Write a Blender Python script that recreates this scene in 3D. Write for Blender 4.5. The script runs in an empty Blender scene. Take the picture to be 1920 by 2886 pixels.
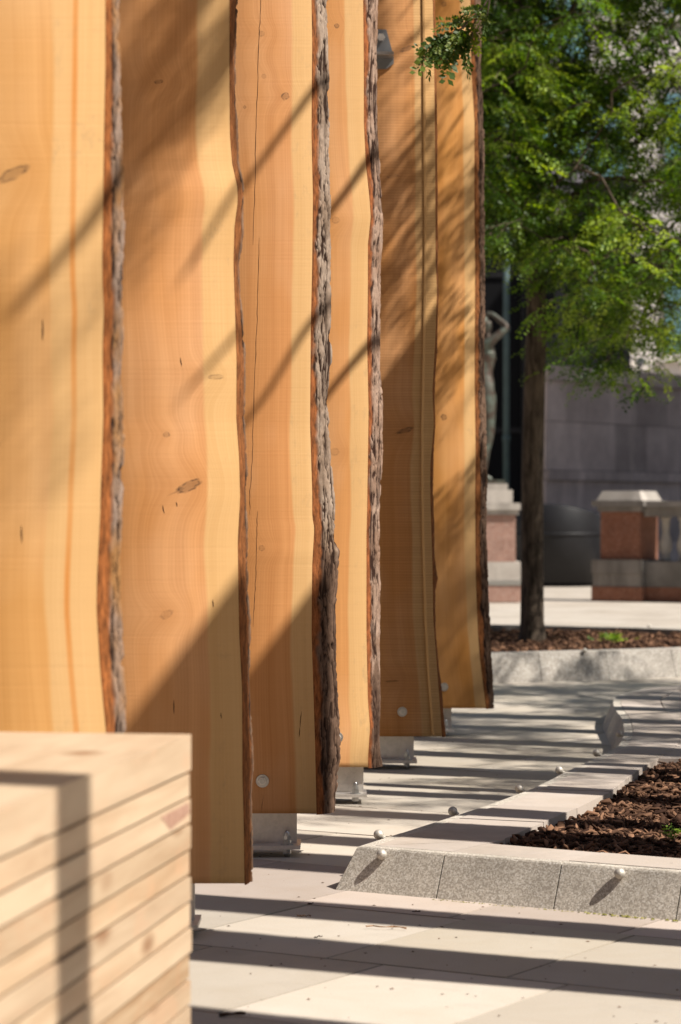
import bpy, bmesh, math, random
import numpy as np
from math import radians, sin, cos, pi, atan2, sqrt
from mathutils import Vector, Matrix

random.seed(7); RNG = np.random.default_rng(11)
S = bpy.context.scene
C = S.collection

# ------------------------------------------------------------------ camera, sky, sun, exposure
CAMZ, HOR, FPX, CX = 1.06, 1460.0, 7200.0, 960.0
cam = bpy.data.cameras.new("camera"); co = bpy.data.objects.new("camera", cam); C.objects.link(co)
co.location = (0, 0, CAMZ); co.rotation_euler = (radians(90), 0, 0)
cam.sensor_fit = 'VERTICAL'; cam.sensor_height = 36.0; cam.sensor_width = 24.0
cam.lens = FPX / 2886 * 36.0
cam.shift_y = 17.0 / 2886
cam.clip_start = 0.05; cam.clip_end = 3000
cam.dof.use_dof = True; cam.dof.focus_distance = 8.0; cam.dof.aperture_fstop = 5.0
S.camera = co

AZ, EL = radians(26.0), radians(50.0)
to_sun = Vector((cos(EL)*cos(AZ), -cos(EL)*sin(AZ), sin(EL)))
w = bpy.data.worlds.new("World"); S.world = w; w.use_nodes = True
wn = w.node_tree.nodes; wl = w.node_tree.links
sky = wn.new('ShaderNodeTexSky'); sky.sky_type = 'NISHITA'; sky.sun_disc = False
sky.sun_elevation = EL; sky.sun_rotation = atan2(to_sun.x, to_sun.y)
wn['Background'].inputs[1].default_value = 0.05
wl.new(sky.outputs[0], wn['Background'].inputs[0])
sl = bpy.data.lights.new("sun", 'SUN'); so = bpy.data.objects.new("sun", sl); C.objects.link(so)
sl.energy = 5.0; sl.angle = radians(0.5); sl.color = (1.0, 0.945, 0.86)
so.rotation_euler = to_sun.to_track_quat('Z', 'Y').to_euler(); so.location = (6, -4, 12)
S.view_settings.view_transform = 'Standard'; S.view_settings.look = 'None'
S.view_settings.exposure = 0.62; S.view_settings.gamma = 1.0; S.view_settings.use_curve_mapping = False
S.render.engine = 'CYCLES'; S.cycles.max_bounces = 6; S.cycles.diffuse_bounces = 2
try: S.cycles.use_denoising = True
except Exception: pass

# ------------------------------------------------------------------ helpers
def PX(x, y, d):            # source-photo pixel at distance d -> world x, z
    return (x - CX) / FPX * d, CAMZ - (y - HOR) / FPX * d

def link(o, parent=None):
    C.objects.link(o)
    if parent is not None: o.parent = parent
    return o
def thing(name, label, cat, loc=(0, 0, 0), rz=0.0, group=None):
    o = bpy.data.objects.new(name, None); C.objects.link(o)
    o.empty_display_size = 0.1
    o.location = loc; o.rotation_euler = (0, 0, rz)
    o["label"] = label; o["category"] = cat
    if group: o["group"] = group
    return o
def tag(o, label, cat, group=None):
    o["label"] = label; o["category"] = cat
    if group: o["group"] = group
    return o
def kind(o, k): o["kind"] = k; return o

def mesh_np(name, verts, faces, mat, parent=None, smooth=False, attrs=None):
    me = bpy.data.meshes.new(name)
    verts = np.asarray(verts, dtype=np.float32)
    faces = np.asarray(faces, dtype=np.int32)
    nf, k = faces.shape
    me.vertices.add(len(verts)); me.vertices.foreach_set("co", verts.ravel())
    me.loops.add(nf * k); me.loops.foreach_set("vertex_index", faces.ravel())
    me.polygons.add(nf)
    me.polygons.foreach_set("loop_start", np.arange(0, nf * k, k, dtype=np.int32))
    me.polygons.foreach_set("loop_total", np.full(nf, k, dtype=np.int32))
    if smooth: me.polygons.foreach_set("use_smooth", np.ones(nf, dtype=bool))
    if attrs:
        for an, av in attrs.items():
            a = me.attributes.new(an, 'FLOAT', 'POINT'); a.data.foreach_set("value", np.asarray(av, dtype=np.float32).ravel())
    me.update(calc_edges=True); me.validate()
    if mat: me.materials.append(mat)
    o = bpy.data.objects.new(name, me)
    return link(o, parent)

def obj(name, bm, mat, parent=None, smooth=False, bevel=0.0, seg=2):
    if bevel > 0:
        bmesh.ops.bevel(bm, geom=[e for e in bm.edges if len(e.link_faces) == 2 and e.calc_face_angle(0) > 0.6],
                        offset=bevel, segments=seg, affect='EDGES', profile=0.5)
    bmesh.ops.recalc_face_normals(bm, faces=bm.faces)
    me = bpy.data.meshes.new(name); bm.to_mesh(me); bm.free()
    if smooth:
        for p in me.polygons: p.use_smooth = True
    if mat: me.materials.append(mat)
    return link(bpy.data.objects.new(name, me), parent)
def add_box(bm, x0, x1, y0, y1, z0, z1):
    v = [bm.verts.new(p) for p in ((x0,y0,z0),(x1,y0,z0),(x1,y1,z0),(x0,y1,z0),(x0,y0,z1),(x1,y0,z1),(x1,y1,z1),(x0,y1,z1))]
    for f in ((0,3,2,1),(4,5,6,7),(0,1,5,4),(1,2,6,5),(2,3,7,6),(3,0,4,7)): bm.faces.new([v[i] for i in f])
    return v
def box(name, x0, x1, y0, y1, z0, z1, mat, parent=None, bevel=0.0, seg=2):
    bm = bmesh.new(); add_box(bm, x0, x1, y0, y1, z0, z1)
    return obj(name, bm, mat, parent, bevel=bevel, seg=seg)
def add_prism(bm, poly, z0, z1):
    a = [bm.verts.new((p[0], p[1], z0)) for p in poly]; b = [bm.verts.new((p[0], p[1], z1)) for p in poly]
    bm.faces.new(a[::-1]); bm.faces.new(b)
    n = len(poly)
    for i in range(n): bm.faces.new((a[i], a[(i+1) % n], b[(i+1) % n], b[i]))
def add_tube(bm, pts, radii, n=8, caps=True):
    rings = []
    for i, p in enumerate(pts):
        p = Vector(p)
        t = (Vector(pts[min(i+1, len(pts)-1)]) - Vector(pts[max(i-1, 0)])).normalized()
        a = t.orthogonal().normalized() if i == 0 else (rings_a - t * rings_a.dot(t)).normalized()
        rings_a = a
        b = t.cross(a)
        rings.append([bm.verts.new(p + (a*cos(2*pi*k/n) + b*sin(2*pi*k/n)) * radii[i]) for k in range(n)])
    for r0, r1 in zip(rings, rings[1:]):
        for k in range(n): bm.faces.new((r0[k], r0[(k+1) % n], r1[(k+1) % n], r1[k]))
    if caps:
        bm.faces.new(rings[0][::-1]); bm.faces.new(rings[-1])
def add_lathe(bm, prof, n=24, c=(0, 0, 0)):
    rings = []
    for r, z in prof:
        rings.append([bm.verts.new((c[0] + r*cos(2*pi*k/n), c[1] + r*sin(2*pi*k/n), c[2] + z)) for k in range(n)])
    for r0, r1 in zip(rings, rings[1:]):
        for k in range(n): bm.faces.new((r0[k], r0[(k+1) % n], r1[(k+1) % n], r1[k]))
    bm.faces.new(rings[0][::-1]); bm.faces.new(rings[-1])

# lattice value noise, vectorised
def _h(ix, iy, seed):
    n = (ix.astype(np.int64) * 374761393 + iy.astype(np.int64) * 668265263 + seed * 1442695041) & 0xffffffff
    n = ((n ^ (n >> 13)) * 1274126177) & 0xffffffff
    n = (n ^ (n >> 16)) & 0xffffffff
    return n / 4294967295.0
def vn(x, y, seed=0):
    x = np.asarray(x, dtype=np.float64); y = np.asarray(y, dtype=np.float64) + 0 * x
    ix = np.floor(x); iy = np.floor(y); fx = x - ix; fy = y - iy
    fx = fx*fx*(3-2*fx); fy = fy*fy*(3-2*fy)
    a = _h(ix, iy, seed); b = _h(ix+1, iy, seed); c = _h(ix, iy+1, seed); d = _h(ix+1, iy+1, seed)
    return (a*(1-fx)+b*fx)*(1-fy) + (c*(1-fx)+d*fx)*fy
def sstep(a, b, x):
    t = np.clip((x - a) / (b - a), 0, 1); return t*t*(3-2*t)

# ------------------------------------------------------------------ material helpers
class NB:
    def __init__(s, name):
        s.m = bpy.data.materials.new(name); s.m.use_nodes = True
        s.nt = s.m.node_tree; s.n = s.nt.nodes; s.l = s.nt.links
        s.b = s.n['Principled BSDF']
    def set(s, sock, v):
        if hasattr(v, 'is_linked') or isinstance(v, bpy.types.NodeSocket): s.l.new(v, sock)
        elif v is not None:
            if isinstance(v, (tuple, list)) and len(v) == 3 and sock.type == 'RGBA': v = (*v, 1)
            sock.default_value = v
    def m_(s, op, a, b=None, c=None, clamp=False):
        n = s.n.new('ShaderNodeMath'); n.operation = op; n.use_clamp = clamp
        for i, v in enumerate((a, b, c)):
            if v is not None: s.set(n.inputs[i], v)
        return n.outputs[0]
    def coords(s, which='Object'): return s.n.new('ShaderNodeTexCoord').outputs[which]
    def sep(s, v):
        n = s.n.new('ShaderNodeSeparateXYZ'); s.l.new(v, n.inputs[0]); return n.outputs
    def comb(s, x=0.0, y=0.0, z=0.0):
        n = s.n.new('ShaderNodeCombineXYZ')
        for i, v in enumerate((x, y, z)): s.set(n.inputs[i], v)
        return n.outputs[0]
    def noise(s, vec, scale=1.0, detail=3.0, rough=0.5, dist=0.0, col=False):
        n = s.n.new('ShaderNodeTexNoise'); s.l.new(vec, n.inputs['Vector'])
        n.inputs['Scale'].default_value = scale; n.inputs['Detail'].default_value = detail
        n.inputs['Roughness'].default_value = rough; n.inputs['Distortion'].default_value = dist
        return n.outputs['Color' if col else 'Fac']
    def vor(s, vec, scale=1.0, feat='F1', out='Distance', rnd=1.0):
        n = s.n.new('ShaderNodeTexVoronoi'); n.feature = feat; s.l.new(vec, n.inputs['Vector'])
        n.inputs['Scale'].default_value = scale; n.inputs['Randomness'].default_value = rnd
        return n.outputs[out]
    def map(s, v, a, b, c=0.0, d=1.0, smooth=False):
        n = s.n.new('ShaderNodeMapRange'); n.clamp = True
        if smooth: n.interpolation_type = 'SMOOTHSTEP'
        s.set(n.inputs[0], v)
        for i, q in enumerate((a, b, c, d)): s.set(n.inputs[i+1], q)
        return n.outputs[0]
    def mix(s, f, a, b, blend='MIX'):
        n = s.n.new('ShaderNodeMix'); n.data_type = 'RGBA'; n.blend_type = blend
        s.set(n.inputs[0], f); s.set(n.inputs[6], a); s.set(n.inputs[7], b)
        return n.outputs[2]
    def attr(s, name, out='Fac'):
        n = s.n.new('ShaderNodeAttribute'); n.attribute_name = name; return n.outputs[out]
    def rand(s): return s.n.new('ShaderNodeObjectInfo').outputs['Random']
    def hsv(s, c, h=0.5, sa=1.0, v=1.0):
        n = s.n.new('ShaderNodeHueSaturation'); s.set(n.inputs['Color'], c)
        s.set(n.inputs['Hue'], h); s.set(n.inputs['Saturation'], sa); s.set(n.inputs['Value'], v); return n.outputs[0]
    def bump(s, h, strength=0.3, dist=0.005):
        n = s.n.new('ShaderNodeBump'); n.inputs['Strength'].default_value = strength
        n.inputs['Distance'].default_value = dist; s.set(n.inputs['Height'], h)
        s.l.new(n.outputs[0], s.b.inputs['Normal'])
    def out(s, col, rough=0.7, metal=0.0, spec=0.3):
        s.set(s.b.inputs['Base Color'], col); s.set(s.b.inputs['Roughness'], rough)
        s.set(s.b.inputs['Metallic'], metal); s.set(s.b.inputs['Specular IOR Level'], spec)
        return s.m

def simple(name, col, rough=0.7, metal=0.0, var=0.12, scale=8.0, spec=0.3, bump=0.0):
    k = NB(name); v = k.noise(k.coords(), scale, 5, 0.6)
    c = k.hsv((*col, 1), 0.5, 1.0, k.map(v, 0.25, 0.75, 1 - var, 1 + var))
    if bump: k.bump(v, bump, 0.004)
    return k.out(c, rough, metal, spec)

def larch(name, sapw, knots, seed, heart=(0.60, 0.295, 0.095), heart2=(0.50, 0.215, 0.056), sap=(0.61, 0.375, 0.165),
          saw=0.10, streak=None):
    """sawn larch: 'e' = metres from the live edge; knots = (x, z, half length, half height, tilt, darkness) in object space"""
    k = NB(name); saw_amp = 0.16 if saw > 0.2 else 0.045
    oc = k.sep(k.coords()); e = k.attr('e'); x, z = oc[0], oc[2]
    low = k.noise(k.comb(k.m_('MULTIPLY', e, 5.0), seed, k.m_('MULTIPLY', z, 0.9)), 1.0, 2)
    r = k.m_('ADD', e, k.m_('MULTIPLY', k.m_('SUBTRACT', low, 0.5), k.map(e, 0.06, 0.32, 0.04, 0.13)))
    dark = None; ring = None; halo = None
    for (kx, kz, ka, kb, kt, kd) in knots:
        dx = k.m_('SUBTRACT', x, kx); dz = k.m_('SUBTRACT', z, kz)
        ct, st = cos(kt), sin(kt)
        u = k.m_('DIVIDE', k.m_('ADD', k.m_('MULTIPLY', dx, ct), k.m_('MULTIPLY', dz, st)), ka)
        v = k.m_('DIVIDE', k.m_('SUBTRACT', k.m_('MULTIPLY', dz, ct), k.m_('MULTIPLY', dx, st)), kb)
        d2 = k.m_('ADD', k.m_('MULTIPLY', u, u), k.m_('MULTIPLY', v, v))
        wob = k.noise(k.comb(x, seed, z), 60.0, 2)
        d = k.m_('ADD', k.m_('SQRT', d2), k.m_('MULTIPLY', k.m_('SUBTRACT', wob, 0.5), 1.1))
        inner = k.m_('MULTIPLY', k.map(d, 0.7, 1.1, 1, 0), 0.42 * kd)
        br = k.map(k.noise(k.comb(k.m_('MULTIPLY', u, 1.3), seed + kx*7, k.m_('MULTIPLY', v, 1.3)), 1.0, 2), 0.34, 0.60, 0.30, 1.0)
        rg = k.m_('MULTIPLY', k.map(k.m_('ABSOLUTE', k.m_('SUBTRACT', d, 1.0)), 0.05, 0.42, 1, 0), k.m_('MULTIPLY', br, kd))
        if kd >= 0.85 and ka > 0.02:       # check running out along the branch
            tl = k.m_('MULTIPLY', k.map(k.m_('ABSOLUTE', k.m_('ADD', v, k.m_('MULTIPLY', k.m_('SUBTRACT', wob, 0.5), 0.5))), 0.05, 0.3, 1, 0), k.map(u, -2.3, -0.6, 0, 1)); tl = k.m_('MULTIPLY', tl, k.map(u, -0.5, 0.0, 0.75, 0))
            rg = k.m_('MAXIMUM', rg, tl)
        rr = k.m_('MAXIMUM', inner, rg)
        # broad oval halo and deflected grain
        hx = k.m_('DIVIDE', dx, 0.045+2.0*ka); hz = k.m_('DIVIDE', dz, 0.022+1.6*ka)
        g = k.m_('EXPONENT', k.m_('MULTIPLY', k.m_('ADD', k.m_('MULTIPLY', hx, hx), k.m_('MULTIPLY', hz, hz)), -1.0))
        r = k.m_('ADD', r, k.m_('MULTIPLY', g, 0.042 * min(1.0, ka / 0.012)))
        hv = k.m_('MULTIPLY', g, 0.45 * min(1.0, ka / 0.02))
        dark = rr if dark is None else k.m_('MAXIMUM', dark, rr)
        halo = hv if halo is None else k.m_('MAXIMUM', halo, hv)
    # growth rings: fine lines and broader bands following the live edge
    fine = k.noise(k.comb(k.m_('MULTIPLY', r, 170.0), seed, k.m_('MULTIPLY', z, 1.1)), 1.0, 2, 0.6)
    med = k.noise(k.comb(k.m_('MULTIPLY', r, 26.0), seed + 3, k.m_('MULTIPLY', z, 0.45)), 1.0, 3, 0.55)
    wv = k.m_('SINE', k.m_('MULTIPLY', k.m_('ADD', r, k.m_('MULTIPLY', med, 0.012)), 2*pi/0.0085))
    big = k.noise(k.comb(k.m_('MULTIPLY', x, 4.0), seed + 9, k.m_('MULTIPLY', z, 1.6)), 1.0, 3, 0.5)
    f = k.m_('ADD', k.m_('MULTIPLY', fine, 0.34), k.m_('MULTIPLY', med, 0.66))
    f = k.m_('ADD', f, k.m_('MULTIPLY', wv, 0.030))
    hc = k.mix(k.map(f, 0.30, 0.70), (*[c*0.90 for c in heart2], 1), (*heart, 1))
    hc = k.mix(k.map(big, 0.42, 0.72), hc, k.hsv(hc, 0.504, 0.88, 1.12))
    if halo is not None: hc = k.mix(halo, hc, (*[c * 0.82 for c in heart2], 1))
    sc = k.mix(k.map(f, 0.25, 0.75), (*[a * q for a, q in zip(sap, (0.86, 0.80, 0.70))], 1), (*sap, 1))
    edge = k.m_('ADD', e, k.m_('MULTIPLY', k.m_('SUBTRACT', k.noise(k.comb(seed, 0.0, z), 2.2, 2), 0.5), 0.03))
    smask = k.map(edge, sapw - 0.004, sapw + 0.004, 1, 0)
    col = k.mix(smask, hc, sc)
    if streak:
        se, sw, scol = streak
        q = k.m_('ABSOLUTE', k.m_('SUBTRACT', k.m_('ADD', e, k.m_('MULTIPLY', k.m_('SUBTRACT', k.noise(k.comb(seed, 5.0, z), 1.2, 2), 0.5), 0.02)), se))
        col = k.mix(k.m_('MULTIPLY', k.map(q, sw * 0.3, sw, 1, 0), k.map(k.noise(k.comb(seed, 1.0, z), 3.0, 2), 0.2, 0.6, 0.35, 0.9)), col, (*scol, 1))
    # saw marks across the board, mildew specks in the sapwood
    sawn = k.noise(k.comb(k.m_('MULTIPLY', x, 2.0), seed, k.m_('MULTIPLY', z, 95.0)), 1.0, 2, 0.7)
    sawc = k.m_('SINE', k.m_('ADD', k.m_('MULTIPLY', z, 2*pi/0.0118), k.m_('MULTIPLY', low, 4.0)))
    sv = k.m_('ADD', k.m_('MULTIPLY', sawn, 0.9), k.m_('MULTIPLY', sawc, saw_amp))
    col = k.mix(k.map(sv, 0.15, 0.85, saw * 1.3, 0.0), col, (*[c * 0.35 for c in heart2], 1))
    mil = k.noise(k.comb(k.m_('MULTIPLY', x, 30.0), seed, k.m_('MULTIPLY', z, 16.0)), 1.0, 4, 0.75)
    mil2 = k.noise(k.comb(x, seed, z), 2.3, 2)
    col = k.mix(k.m_('MULTIPLY', k.m_('MULTIPLY', k.map(mil, 0.55, 0.75), k.map(mil2, 0.42, 0.62)), k.m_('MULTIPLY', smask, 0.35)), col, (0.16, 0.14, 0.09, 1))
    if dark is not None: col = k.mix(dark, col, (0.055, 0.025, 0.012, 1))
    k.bump(k.m_('ADD', sv, k.m_('MULTIPLY', f, 0.6)), 0.35, 0.0012)
    return k.out(col, 0.62, 0, 0.25)

def bark_mat(name, plate=(0.31, 0.235, 0.18), plate2=(0.21, 0.145, 0.10), fiss_shade=(0.030, 0.015, 0.009), inner=(0.215, 0.072, 0.022), seed=0.0):
    k = NB(name); h = k.attr('h'); inn = k.attr('inner'); old = k.attr('old')
    c = k.coords()
    n1 = k.noise(c, 38.0, 4, 0.65); n2 = k.noise(c, 9.0, 3)
    pc = k.mix(k.map(n2, 0.4, 0.66), (*plate, 1), (*plate2, 1))
    pc = k.mix(old, pc, (0.135, 0.082, 0.055, 1))
    pc = k.hsv(pc, 0.5, 1.0, k.map(n1, 0.2, 0.8, 0.66, 1.30))
    oc = k.mix(k.map(h, 0.30, 0.72), (*fiss_shade, 1), pc)  # low parts go near black: fissure shade put into the colour
    sp = k.sep(c)
    st = k.noise(k.comb(k.m_('MULTIPLY', sp[0], 90.0), k.m_('MULTIPLY', sp[1], 90.0), k.m_('MULTIPLY', sp[2], 26.0)), 1.0, 3, 0.7)
    ic = k.mix(k.map(st, 0.32, 0.7), (*[q * 0.42 for q in inner], 1), (*[min(1, q * 1.5) for q in inner], 1))
    k.bump(n1, 0.5, 0.004)
    return k.out(k.mix(inn, oc, ic), 0.85, 0, 0.15)

M = {}
M['bark'] = bark_mat('bark_grey')
M['bark_gold'] = bark_mat('bark_golden', (0.235, 0.165, 0.125), (0.27, 0.135, 0.05), (0.03, 0.014, 0.008), (0.24, 0.080, 0.022))
M['bark_brown'] = bark_mat('bark_brown', (0.22, 0.135, 0.085), (0.13, 0.07, 0.04), (0.022, 0.011, 0.007), (0.20, 0.072, 0.022))
M['bark_pink'] = bark_mat('bark_pink', (0.34, 0.235, 0.175), (0.25, 0.155, 0.105), (0.035, 0.016, 0.010), (0.26, 0.085, 0.028))

def make_blond():
    k = NB('blond_timber'); oc = k.sep(k.coords()); rnd = k.rand()
    sd = k.m_('MULTIPLY', rnd, 40.0)
    y = oc[1]
    ln = k.noise(k.comb(k.m_('ADD', k.m_('MULTIPLY', oc[0], 22.0), sd), k.m_('MULTIPLY', y, 2.2), k.m_('ADD', k.m_('MULTIPLY', oc[2], 34.0), sd)), 1.0, 4, 0.6, 0.5)
    pa = k.noise(k.comb(k.m_('ADD', k.m_('MULTIPLY', oc[0], 5.0), sd), k.m_('MULTIPLY', y, 5.5), k.m_('ADD', k.m_('MULTIPLY', oc[2], 16.0), sd)), 1.0, 3, 0.6, 1.0)
    c = k.mix(k.map(ln, 0.28, 0.62), (0.355, 0.205, 0.10, 1), (0.545, 0.39, 0.245, 1))
    c = k.mix(k.map(pa, 0.52, 0.70, 0, 0.75), c, (0.52, 0.30, 0.165, 1))
    c = k.mix(k.map(rnd, 0.0, 1.0, 0.0, 0.5), c, (0.58, 0.47, 0.345, 1))
    c = k.hsv(c, 0.5, 1.0, k.map(k.m_('FRACT', k.m_('MULTIPLY', rnd, 5.7)), 0, 1, 0.84, 1.08))
    kn = k.vor(k.comb(k.m_('MULTIPLY', oc[0], 5.0), k.m_('ADD', k.m_('MULTIPLY', y, 3.2), sd), k.m_('ADD', k.m_('MULTIPLY', oc[2], 9.0), sd)), 1.0)
    c = k.mix(k.map(kn, 0.05, 0.20, 0.85, 0), c, (0.25, 0.125, 0.06, 1))
    k.bump(ln, 0.15, 0.001)
    return k.out(c, 0.55, 0, 0.3)
M['blond'] = make_blond()
def make_heart_patch():
    k = NB('heartwood_patch'); n = k.noise(k.coords(), 30.0, 4, 0.6)
    return k.out(k.mix(k.map(n, 0.35, 0.65), (0.30, 0.155, 0.105, 1), (0.46, 0.29, 0.21, 1)), 0.6)
M['patch'] = make_heart_patch()

def make_galv():
    k = NB('galvanised_steel'); c = k.coords(); v = k.vor(c, 120.0, out='Color'); n = k.noise(c, 14.0, 4, 0.6)
    g = k.mix(0.12, k.map(n, 0.3, 0.7, 0.52, 0.74), v, 'OVERLAY')
    g = k.mix(1.0, k.hsv(g, 0.5, 0.1, 1.0), (1.0, 0.94, 0.86, 1), 'MULTIPLY')
    k.bump(n, 0.12, 0.002)
    return k.out(g, k.map(n, 0.3, 0.7, 0.36, 0.55), 0.55, 0.5)
M['galv'] = make_galv()
M['steel_shaded'] = simple('shaded_grey_steel', (0.20, 0.205, 0.21), 0.5, 0.5, 0.15, 20)  # bracket steel darkened: foliage shade put into the base colour
M['zinc'] = simple('zinc_plated_steel', (0.50, 0.495, 0.475), 0.34, 0.9, 0.2, 60)
M['brushed'] = simple('brushed_steel_ball', (0.52, 0.48, 0.42), 0.55, 0.5, 0.3, 120)

def make_paving(name, base, var=0.10, pink=(0.44, 0.36, 0.33), per_obj=True, joint=None):
    k = NB(name); c = k.coords(); 
    n1 = k.noise(c, 3.2, 5, 0.62, 0.6); n2 = k.noise(c, 260.0, 2, 0.5)
    sp = k.sep(c)
    vein = k.noise(k.comb(k.m_('MULTIPLY', sp[0], 1.2), k.m_('MULTIPLY', sp[1], 9.0), 0.0), 1.0, 4, 0.6, 0.8)
    rnd = k.rand()
    a = k.mix(k.map(n1, 0.35, 0.68, 0, 0.55), (*base, 1), (*[b * q for b, q in zip(base, (0.86, 0.81, 0.74))], 1))
    if per_obj:
        a = k.mix(k.map(rnd, 0.25, 1.0, 0, 0.75), a, k.hsv(a, 0.507, 1.22, 0.95))
        a = k.hsv(a, 0.5, 1.0, k.map(k.m_('FRACT', k.m_('MULTIPLY', rnd, 7.31)), 0, 1, 0.80, 1.10))
    a = k.mix(k.map(vein, 0.58, 0.75, 0, 0.35), a, (*pink, 1))
    a = k.hsv(a, 0.5, 1.0, k.map(n2, 0.3, 0.7, 0.93, 1.07))
    st = k.noise(c, 1.1, 6, 0.7); a = k.mix(k.map(st, 0.50, 0.68, 0, 0.5), a, (0.26, 0.22, 0.18, 1))
    sk = k.noise(c, 34.0, 4, 0.75); a = k.mix(k.map(sk, 0.66, 0.74, 0, 0.6), a, (0.13, 0.10, 0.08, 1))
    if joint:
        b = k.n.new('ShaderNodeTexBrick'); k.l.new(c, b.inputs['Vector'])
        b.inputs['Scale'].default_value = 1.0; b.inputs['Mortar Size'].default_value = 0.006
        b.inputs['Brick Width'].default_value = joint[0]; b.inputs['Row Height'].default_value = joint[1]
        b.inputs['Color1'].default_value = (1, 1, 1, 1); b.inputs['Color2'].default_value = (0.9, 0.88, 0.86, 1); b.inputs['Mortar'].default_value = (0.4, 0.36, 0.32, 1)
        a = k.mix(1.0, a, b.outputs['Color'], 'MULTIPLY')
    k.bump(k.m_('ADD', n2, k.m_('MULTIPLY', n1, 0.5)), 0.18, 0.0015)
    return k.out(a, 0.75, 0, 0.25)
M['paving'] = make_paving('limestone_paving', (0.492, 0.438, 0.372))
M['paving_pink'] = make_paving('pink_sandstone_paving', (0.47, 0.40, 0.355))
M['paving_far'] = make_paving('limestone_paving_sheet', (0.485, 0.438, 0.38), per_obj=False, joint=(0.98, 0.70))
M['coping'] = make_paving('pale_coping_stone', (0.495, 0.432, 0.385))
def make_granite(name, a, b, c3, scale=230.0):
    k = NB(name); c = k.coords()
    v = k.vor(c, scale, out='Color'); vs = k.sep(v)
    n = k.noise(c, 5.0, 4, 0.6)
    col = k.mix(k.map(vs[0], 0.45, 0.55), (*a, 1), (*b, 1))
    col = k.mix(k.map(vs[1], 0.80, 0.84), col, (*c3, 1))
    col = k.hsv(col, 0.5, 1.0, k.map(n, 0.3, 0.7, 0.80, 1.16))
    st = k.noise(c, 2.2, 6, 0.7); col = k.mix(k.map(st, 0.52, 0.70, 0, 0.26), col, (*[q*0.55 for q in b], 1))
    k.bump(vs[2], 0.25, 0.0012)
    return k.out(col, 0.8, 0, 0.25)
M['granite'] = make_granite('speckled_granite', (0.54, 0.485, 0.41), (0.38, 0.335, 0.28), (0.66, 0.61, 0.54), 270.0)
M['granite_far'] = make_granite('pale_granite', (0.34, 0.31, 0.27), (0.27, 0.24, 0.21), (0.42, 0.39, 0.35), 120.0)
def make_mulch():
    k = NB('bark_mulch'); t = k.attr('tint'); n = k.noise(k.coords(), 60.0, 3)
    c = k.mix(k.map(t, 0, 1), (0.032, 0.014, 0.008, 1), (0.27, 0.145, 0.085, 1))
    return k.out(k.hsv(c, 0.5, 1.0, k.map(n, 0.3, 0.7, 0.75, 1.25)), 0.85, 0, 0.15)
M['mulch'] = make_mulch()
M['soil'] = simple('dark_soil', (0.045, 0.025, 0.016), 0.95, 0, 0.4, 30)
M['joint_fill'] = simple('brown_joint_fill', (0.135, 0.10, 0.065), 0.95, 0, 0.45, 14)
M['joint_sand'] = simple('joint_sand', (0.30, 0.25, 0.20), 0.95, 0, 0.2, 30)
def make_leaf(name, c0, c1, c2, trans=0.5):
    k = NB(name); t = k.attr('tint')
    col = k.mix(k.map(t, 0.0, 0.6), (*c0, 1), (*c1, 1)); col = k.mix(k.map(t, 0.62, 1.0), col, (*c2, 1))
    k.out(col, 0.5, 0, 0.35)
    tr = k.n.new('ShaderNodeBsdfTranslucent'); k.l.new(k.hsv(col, 0.49, 1.15, 1.5), tr.inputs[0])
    mx = k.n.new('ShaderNodeMixShader'); mx.inputs[0].default_value = trans
    k.l.new(k.b.outputs[0], mx.inputs[1]); k.l.new(tr.outputs[0], mx.inputs[2])
    k.l.new(mx.outputs[0], k.n['Material Output'].inputs['Surface'])
    return k.m
M['leaf'] = make_leaf('locust_leaf', (0.022, 0.048, 0.007), (0.115, 0.215, 0.020), (0.35, 0.46, 0.07), 0.42)
M['leaf_near'] = make_leaf('sprig_leaf', (0.025, 0.050, 0.008), (0.075, 0.125, 0.015), (0.20, 0.235, 0.035), 0.35)
M['moss'] = make_leaf('moss_green', (0.14, 0.13, 0.03), (0.26, 0.24, 0.06), (0.34, 0.30, 0.10), 0.2)
def make_trunk():
    k = NB('tree_bark'); c = k.coords(); sp = k.sep(c)
    n = k.noise(k.comb(k.m_('MULTIPLY', sp[0], 22.0), k.m_('MULTIPLY', sp[1], 22.0), k.m_('MULTIPLY', sp[2], 5.0)), 1.0, 5, 0.65, 0.4)
    col = k.mix(k.map(n, 0.35, 0.68), (0.03, 0.022, 0.016, 1), (0.15, 0.112, 0.082, 1))
    k.bump(n, 0.8, 0.012)
    return k.out(col, 0.9, 0, 0.15)
M['trunk'] = make_trunk()
def make_wallstone(name, a, b, rough=0.85):
    k = NB(name); c = k.coords(); rnd = k.rand(); n = k.noise(c, 1.7, 6, 0.65); n2 = k.noise(c, 40.0, 3)
    sp = k.sep(c); st = k.noise(k.comb(k.m_('MULTIPLY', sp[0], 3.0), k.m_('MULTIPLY', sp[1], 3.0), k.m_('MULTIPLY', sp[2], 0.35)), 1.0, 5, 0.6)
    col = k.mix(k.map(n, 0.35, 0.65), (*a, 1), (*b, 1))
    col = k.hsv(col, 0.5, 1.0, k.map(rnd, 0, 1, 0.78, 1.22))
    col = k.mix(k.map(st, 0.54, 0.68, 0, 0.4), col, (*[q * 1.5 for q in a], 1))
    col = k.hsv(col, 0.5, 1.0, k.map(n2, 0.3, 0.7, 0.94, 1.06))
    k.bump(n2, 0.2, 0.01)
    return k.out(col, rough, 0, 0.2)
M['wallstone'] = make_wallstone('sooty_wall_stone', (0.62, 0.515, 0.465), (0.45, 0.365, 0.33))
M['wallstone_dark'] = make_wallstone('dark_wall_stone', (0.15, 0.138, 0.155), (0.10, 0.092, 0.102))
M['wall_cream'] = make_wallstone('cream_wall_stone', (0.74, 0.68, 0.63), (0.64, 0.585, 0.54))
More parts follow.
